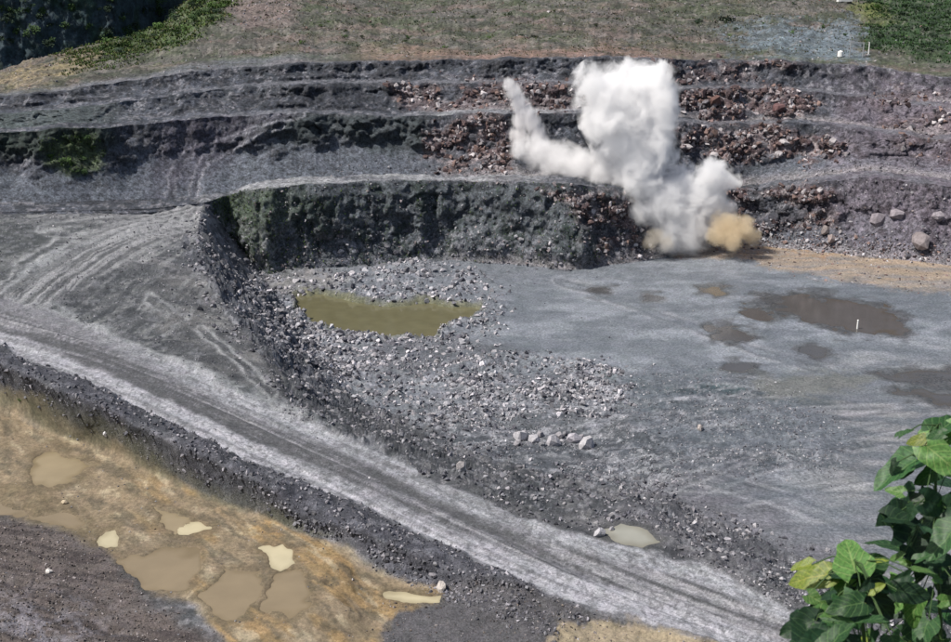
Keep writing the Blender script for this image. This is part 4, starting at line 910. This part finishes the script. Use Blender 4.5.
def shrub(label, root_px, d, stem_px, leaves):
    """a climbing shrub: stem through photo points at distance d, leaves (x, y, length px, tip direction deg, tone)"""
    base = P3(root_px[0], root_px[1], d); base.z = 57.6 if d < 3 else 56.9
    root = bpy.data.objects.new('leafy_shrub', None); col.objects.link(root); root.location = base; tag(root, label, 'plant')
    pts = [base]+[P3(x, y, d) for x, y in stem_px]; loc = [p-base for p in pts]
    tube('stem', loc, 0.007, 0.003, M_stem, root)
    for (x, y, s, ang, tone, *k) in leaves:
        dd = d+(k[0] if k else pr.uniform(-0.3, 0.3)); tilt = k[1] if len(k) > 1 else pr.uniform(-0.9, 0.5); roll = pr.uniform(-0.7, 0.7)
        p = P3(x, y, dd); sz = s*dd/FPX
        # leaf frame: y towards the tip in the picture, z facing the viewer and the sky
        view = (Vector((0,0,CAMZ))-p).normalized(); upv = Vector((0,0,1)); n = (view*0.75+upv*0.65).normalized()
        a = R(ang); rt = Vector((1,0,0)); tipd = (rt*math.cos(a)+Vector((0,-SN*0.0,1)).normalized()*math.sin(a)); tipd = (tipd-n*tipd.dot(n)).normalized()
        q = Matrix((tipd.cross(n), tipd, n)).transposed().to_quaternion() @ Euler((tilt, roll, 0)).to_quaternion()
        o = link('leaf', LEAVES[tone][pr.randrange(3)], root); o.rotation_mode = 'QUATERNION'; o.rotation_quaternion = q; o.scale = (sz,)*3
        o.location = p-base-(q @ Vector((0, 0.5*sz, 0)))
        # stalk towards the stem
        nearest = min(loc[1:], key=lambda t: (t-o.location).length)
        mid = (o.location+nearest)/2+Vector((0, 0, 0.02))
        if (nearest-o.location).length < 0.30: tube('leaf_stalk', [o.location, mid, nearest], 0.0018, 0.0026, M_stem, root, 4)
    return root
shrub('tall leafy shrub at the right edge with light green top leaves', (945,720), 3.3, [(941,640),(938,560),(936,500),(935,455),(938,425)],
   [(893,472,56,218,1,0,0.0),(938,432,46,150,2,0.1,-.2),(950,422,44,60,1,0.1,-.2),(915,440,22,170,3,0,-.2),(946,462,50,-60,2),(952,480,44,-40,0),(925,478,30,-110,1,0,-.6),
    (906,512,62,60,0,-0.1,-.3),(888,540,54,120,1,0,-.2),(940,505,46,-30,0),(930,520,40,200,1),(952,520,50,250,0),(915,545,54,250,0),(940,545,50,240,1),(925,562,48,280,0)]+
   [(pr.uniform(905,985), pr.uniform(505,650), pr.uniform(24,46), pr.uniform(180,360), pr.choice([0,0,1,0,1])) for _ in range(30)]+[(pr.uniform(890,960), pr.uniform(430,650), pr.uniform(12,24), pr.uniform(0,360), pr.choice([0,0,1,2,1])) for _ in range(34)])
shrub('broad leaved shrub with one big bright green leaf above the road', (870,730), 2.9, [(866,660),(862,615),(858,580),(853,560)],
   [(850,553,58,100,2,0,-.3),(828,572,50,150,0,0.05,-.3),(806,577,46,175,3,0.05,-.2),(800,566,24,165,3,0,-.2),(872,566,52,30,1),(888,580,56,40,1,0,-.4),(852,598,60,265,2,0,-.5),(836,592,42,250,1),(880,604,58,300,0),(826,610,54,220,0,.1)]+
   [(pr.uniform(825,925), pr.uniform(590,680), pr.uniform(24,44), pr.uniform(200,350), pr.choice([0,1,1,2,0])) for _ in range(20)]+[(pr.uniform(808,925), pr.uniform(560,660), pr.uniform(12,24), pr.uniform(0,360), pr.choice([0,0,1,2,3])) for _ in range(30)])
shrub('low dark leaved shrub in the bottom corner beside the road', (815,760), 2.7, [(818,690),(815,660),(812,630)],
   [(796,628,44,215,0,0,-.3),(845,612,46,20,2,0,-.3),(806,622,66,100,0,0,-.2),(792,645,56,200,0,0,-.2),(825,640,52,300,0),(838,634,50,60,1),(800,660,60,230,0),(830,662,60,270,1),(815,650,40,265,1)])

# small shrubs on the upper left slope: crown of many leaf faces on a few twigs
M_crown = [new_mat('shrub_leaves') for _ in range(3)]
for (m, nt, b), c in zip(M_crown, ((0.035,0.07,0.02),(0.07,0.13,0.03),(0.025,0.045,0.025))):
    tc = nt.nodes.new('ShaderNodeTexCoord'); n = nt.nodes.new('ShaderNodeTexNoise'); n.inputs['Scale'].default_value = 1.5; nt.links.new(tc.outputs['Object'], n.inputs[0])
    r = nt.nodes.new('ShaderNodeMixRGB'); r.inputs[1].default_value = (*[x*0.6 for x in c], 1); r.inputs[2].default_value = (*[x*1.5 for x in c], 1); nt.links.new(n.outputs['Fac'], r.inputs[0]); nt.links.new(r.outputs[0], b.inputs['Base Color']); b.inputs['Roughness'].default_value = 0.8
def crown_mesh(seed, mat):
    r = random.Random(seed); v, f = [], []
    cl = [(Vector((r.gauss(0,.45), r.gauss(0,.45), r.uniform(.25,1.0))), r.uniform(.25,.5)) for _ in range(7)]
    for _ in range(190):
        c, s = r.choice(cl); p = c+Vector((r.gauss(0,1), r.gauss(0,1), r.gauss(0,1))).normalized()*s*r.uniform(.6,1); a = Vector((r.gauss(0,1), r.gauss(0,1), r.gauss(0,.6))).normalized(); b = a.orthogonal().normalized(); l = r.uniform(.09,.17)
        k = len(v); v += [p-a*l, p+b*l*.6, p+a*l, p-b*l*.6]; f.append((k,k+1,k+2,k+3))
    me = bpy.data.meshes.new('crown'); me.from_pydata([x[:] for x in v], [], f); me.materials.append(mat); return me
CROWNS = [crown_mesh(i, M_crown[i % 3][0]) for i in range(6)]
def stems_mesh():
    bm = bmesh.new()
    for a in range(4):
        d = Vector((math.cos(a*1.6)*.35, math.sin(a*1.6)*.35, .75)); bmesh.ops.create_cone(bm, segments=5, radius1=.05, radius2=.015, depth=d.length, matrix=Matrix.Translation(d/2) @ d.to_track_quat('Z','Y').to_matrix().to_4x4())
    me = bpy.data.meshes.new('stem'); bm.to_mesh(me); bm.free(); me.materials.append(M_stem); return me
STEMS = stems_mesh()
def bush(k, size_px, label, group=None, ci=None):
    s = size_px*depth[k]/FPX; root = bpy.data.objects.new('shrub', None); col.objects.link(root); root.location = vert[k]-np.array([0,0,s*.15]); root.rotation_euler.z = random.uniform(0, 6.28); root.scale = (s,s,s*random.uniform(.7,1))
    link('crown', CROWNS[random.randrange(6) if ci is None else ci], root); link('stem', STEMS, root); return tag(root, label, 'shrub', group)
for k in sample(up*M([(95,52),(120,38),(165,25),(180,2),(240,2),(215,22),(180,48),(130,56)], 4, 0.4), 46):
    z_ = random.uniform(3.5,7.5); bush(int(k), z_, f"{'tall' if z_ > 6 else 'low' if z_ < 4.5 else 'medium'} shrub on the grassy slope, {where(int(k), [(110,50,'at its low left end'),(150,42,'in its lower half'),(185,30,'halfway up beside the dark cliff'),(210,12,'near the top edge')])}", 'shrubs on the slope beside the dark cliff')
for k in sample(up*(PX > 300)*(PY > 5)*(PY < 52)*(PX < 860), 34):
    bush(int(k), random.uniform(2,4), 'low shrub on the upper ground '+where(int(k), [(350,30,'left of the middle'),(450,25,'behind the dust jet'),(560,25,'left of the plume head'),(650,25,'straight above the plume'),(760,20,'above the blue grey pad'),(830,15,'near the white van')]), 'shrubs on the upper ground')
for k in sample(up*M([(870,2),(951,2),(951,66),(900,52),(872,50)], 3, 0.4), 30):
    z_ = random.uniform(3,6); bush(int(k), z_, f"{'tall' if z_ > 5 else 'low' if z_ < 4 else 'medium'} dark shrub on the grassy hill {where(int(k), [(885,15,'at its upper left'),(940,12,'in the top right corner'),(885,45,'right of the white post'),(940,45,'at the right edge'),(915,30,'in its middle')])}", 'shrubs on the grassy hill', 2)
bush(nearest_vertex(725,26,[9]), 8, 'broad dark shrub clump above the plume, left one of a pair', None, 2); bush(nearest_vertex(697,27,[9]), 6, 'dark shrub standing left of the broad clump on the upper ground', None, 2)
bush(nearest_vertex(878,12,[9]), 9, 'yellow green shrub at the left end of the grassy hill', None, 1)
bush(nearest_vertex(20,404,[1]), 4, 'small green weed on the mud terrace edge at the left', None, 1)
for k in sample(((SEG == 4)*M([(40,140),(90,132),(110,160),(75,178),(50,168)], 3, 0.5)), 16):
    bush(int(k), random.uniform(3,6), 'green shrub clinging to the dark rock face '+where(int(k), [(55,140,'at its upper left'),(90,140,'at its upper right'),(75,165,'at its foot')]), 'shrubs on the dark left rock')
for k in sample(((SEG >= 10)*left[None, :]*(PX > -20)*(PX < 190)*(PY > -5)*(PY < 45)), 60):
    z_ = random.uniform(4,9); bush(int(k), z_, f"{'large' if z_ > 7 else 'small' if z_ < 5.5 else 'medium'} bush on the shaded cliff {where(int(k), [(10,10,'in the top left corner'),(60,10,'at the top, left of middle'),(110,10,'at the top, right of middle'),(160,8,'beside the grassy slope'),(15,45,'low at the left edge'),(70,38,'low in the middle'),(125,28,'low, above the ridge')])}", 'bushes on the shaded cliff', random.choice([0,2,3,5]))

# ------------------------------------------------------------------ small built things far off
def box(bm, c, s, bev=0.0):
    r = bmesh.ops.create_cube(bm, size=1, matrix=Matrix.Translation(c) @ Matrix.Diagonal((*s, 1)))
    if bev: bmesh.ops.bevel(bm, geom=list({e for v in r['verts'] for e in v.link_edges}), offset=bev, segments=2, affect='EDGES')
def part(name, fn, mat, parent=None):
    bm = bmesh.new(); fn(bm); me = bpy.data.meshes.new(name); bm.to_mesh(me); bm.free(); me.materials.append(mat); return link(name, me, parent)
def paint(name, c, rough=0.5):
    m, nt, b = new_mat(name); tc = nt.nodes.new('ShaderNodeTexCoord'); n = nt.nodes.new('ShaderNodeTexNoise'); n.inputs['Scale'].default_value = 4; nt.links.new(tc.outputs['Object'], n.inputs[0])
    r = nt.nodes.new('ShaderNodeMixRGB'); r.inputs[1].default_value = (*[x*0.85 for x in c], 1); r.inputs[2].default_value = (*c, 1); nt.links.new(n.outputs['Fac'], r.inputs[0]); nt.links.new(r.outputs[0], b.inputs['Base Color']); b.inputs['Roughness'].default_value = rough; return m
P_white = paint('white_paint', (0.78,0.78,0.76)); P_black = paint('black_rubber', (0.03,0.03,0.03)); P_glass = paint('dark_glass', (0.03,0.04,0.05), 0.1); P_red = paint('red_paint', (0.45,0.12,0.12)); P_steel = paint('grey_steel', (0.35,0.36,0.37))
k = nearest_vertex(845,5,[9]); v = bpy.data.objects.new('parked_van', None); col.objects.link(v); v.location = vert[k]+np.array([0,0,.1]); v.rotation_euler.z = 0.15
tag(v, 'small white van parked on the upper ground at the top edge', 'van')
part('body', lambda bm: (box(bm, (0,0,1.15), (4.6,1.9,1.3), .15), box(bm, (-2.5,0,.9), (.9,1.8,.8), .12)), P_white, v)
part('windscreen', lambda bm: box(bm, (-2.28,0,1.5), (.12,1.6,.5)), P_glass, v)
for sx in (-1.6,1.5):
    for sy in (-.9,.9):
        w = part('wheel', lambda bm: bmesh.ops.create_cone(bm, cap_ends=True, segments=18, radius1=.38, radius2=.38, depth=.24, matrix=Matrix.Translation((sx,sy,.38)) @ Matrix.Rotation(R(90),4,'X')), P_black, v)
for i, (px, lab) in enumerate(((796,'red and white slanted barrier at the top edge, left of three'),(806,'red and white slanted barrier at the top edge, middle of three'),(817,'red and white slanted barrier at the top edge, right of three'))):
    k = nearest_vertex(px,5,[9]); b = bpy.data.objects.new('striped_barrier', None); col.objects.link(b); b.location = vert[k]; tag(b, lab, 'barrier', 'striped barriers at the top edge')
    for s_ in range(4):
        part('stripe', lambda bm: box(bm, (0,0,0), (.55,.16,.9)), P_red if s_ % 2 else P_white, b).matrix_local = Matrix.Translation((-.9+s_*.6,0,2.6-.45*s_)) @ Matrix.Rotation(R(38),4,'Y')
    for x in (-.9,.9): part('leg', lambda bm: box(bm, (x,.12,1.2), (.12,.12,2.4 if x < 0 else 1.6)), P_steel, b)
k = nearest_vertex(868,57,[9]); o = bpy.data.objects.new('marker_post', None); col.objects.link(o); o.location = vert[k]; tag(o, 'white post beside the steel frame on the blue grey pad', 'post')
part('pole', lambda bm: bmesh.ops.create_cone(bm, cap_ends=True, segments=10, radius1=.16, radius2=.13, depth=3.6, matrix=Matrix.Translation((0,0,1.8))), P_white, o)
part('base', lambda bm: box(bm, (0,0,.15), (.9,.9,.4), .05), P_steel, o)
k = nearest_vertex(840,57,[9]); o = part('water_tank', lambda bm: (bmesh.ops.create_cone(bm, cap_ends=True, segments=16, radius1=.8, radius2=.75, depth=1.3, matrix=Matrix.Translation((0,0,.65))), bmesh.ops.create_cone(bm, cap_ends=True, segments=16, radius1=.75, radius2=.2, depth=.3, matrix=Matrix.Translation((0,0,1.45)))), P_white)
o.location = vert[k]; tag(o, 'small white tank on the blue grey pad left of the steel frame', 'tank')
k = nearest_vertex(856,58,[9]); o = bpy.data.objects.new('steel_frame', None); col.objects.link(o); o.location = vert[k]; tag(o, 'grey open steel frame on the blue grey pad beside the white post', 'frame')
for x in (-1.8,1.8): part('post', lambda bm: box(bm, (x,0,2), (.22,.22,4)), P_steel, o)
for z in (1.2,2.6,3.9): part('rail', lambda bm: box(bm, (0,0.12,z), (3.5,.15,.18)), P_steel, o)
k = nearest_vertex(857,329,[1]); o = bpy.data.objects.new('marker_post', None); col.objects.link(o); o.location = vert[k]; tag(o, 'short white post standing in the large dark puddle on the pit floor', 'post')
part('pole', lambda bm: bmesh.ops.create_cone(bm, cap_ends=True, segments=8, radius1=.16, radius2=.13, depth=1.7, matrix=Matrix.Translation((0,0,.85))), P_white, o)
part('cap', lambda bm: bmesh.ops.create_cone(bm, cap_ends=True, segments=8, radius1=.18, radius2=.05, depth=.14, matrix=Matrix.Translation((0,0,1.77))), P_white, o)
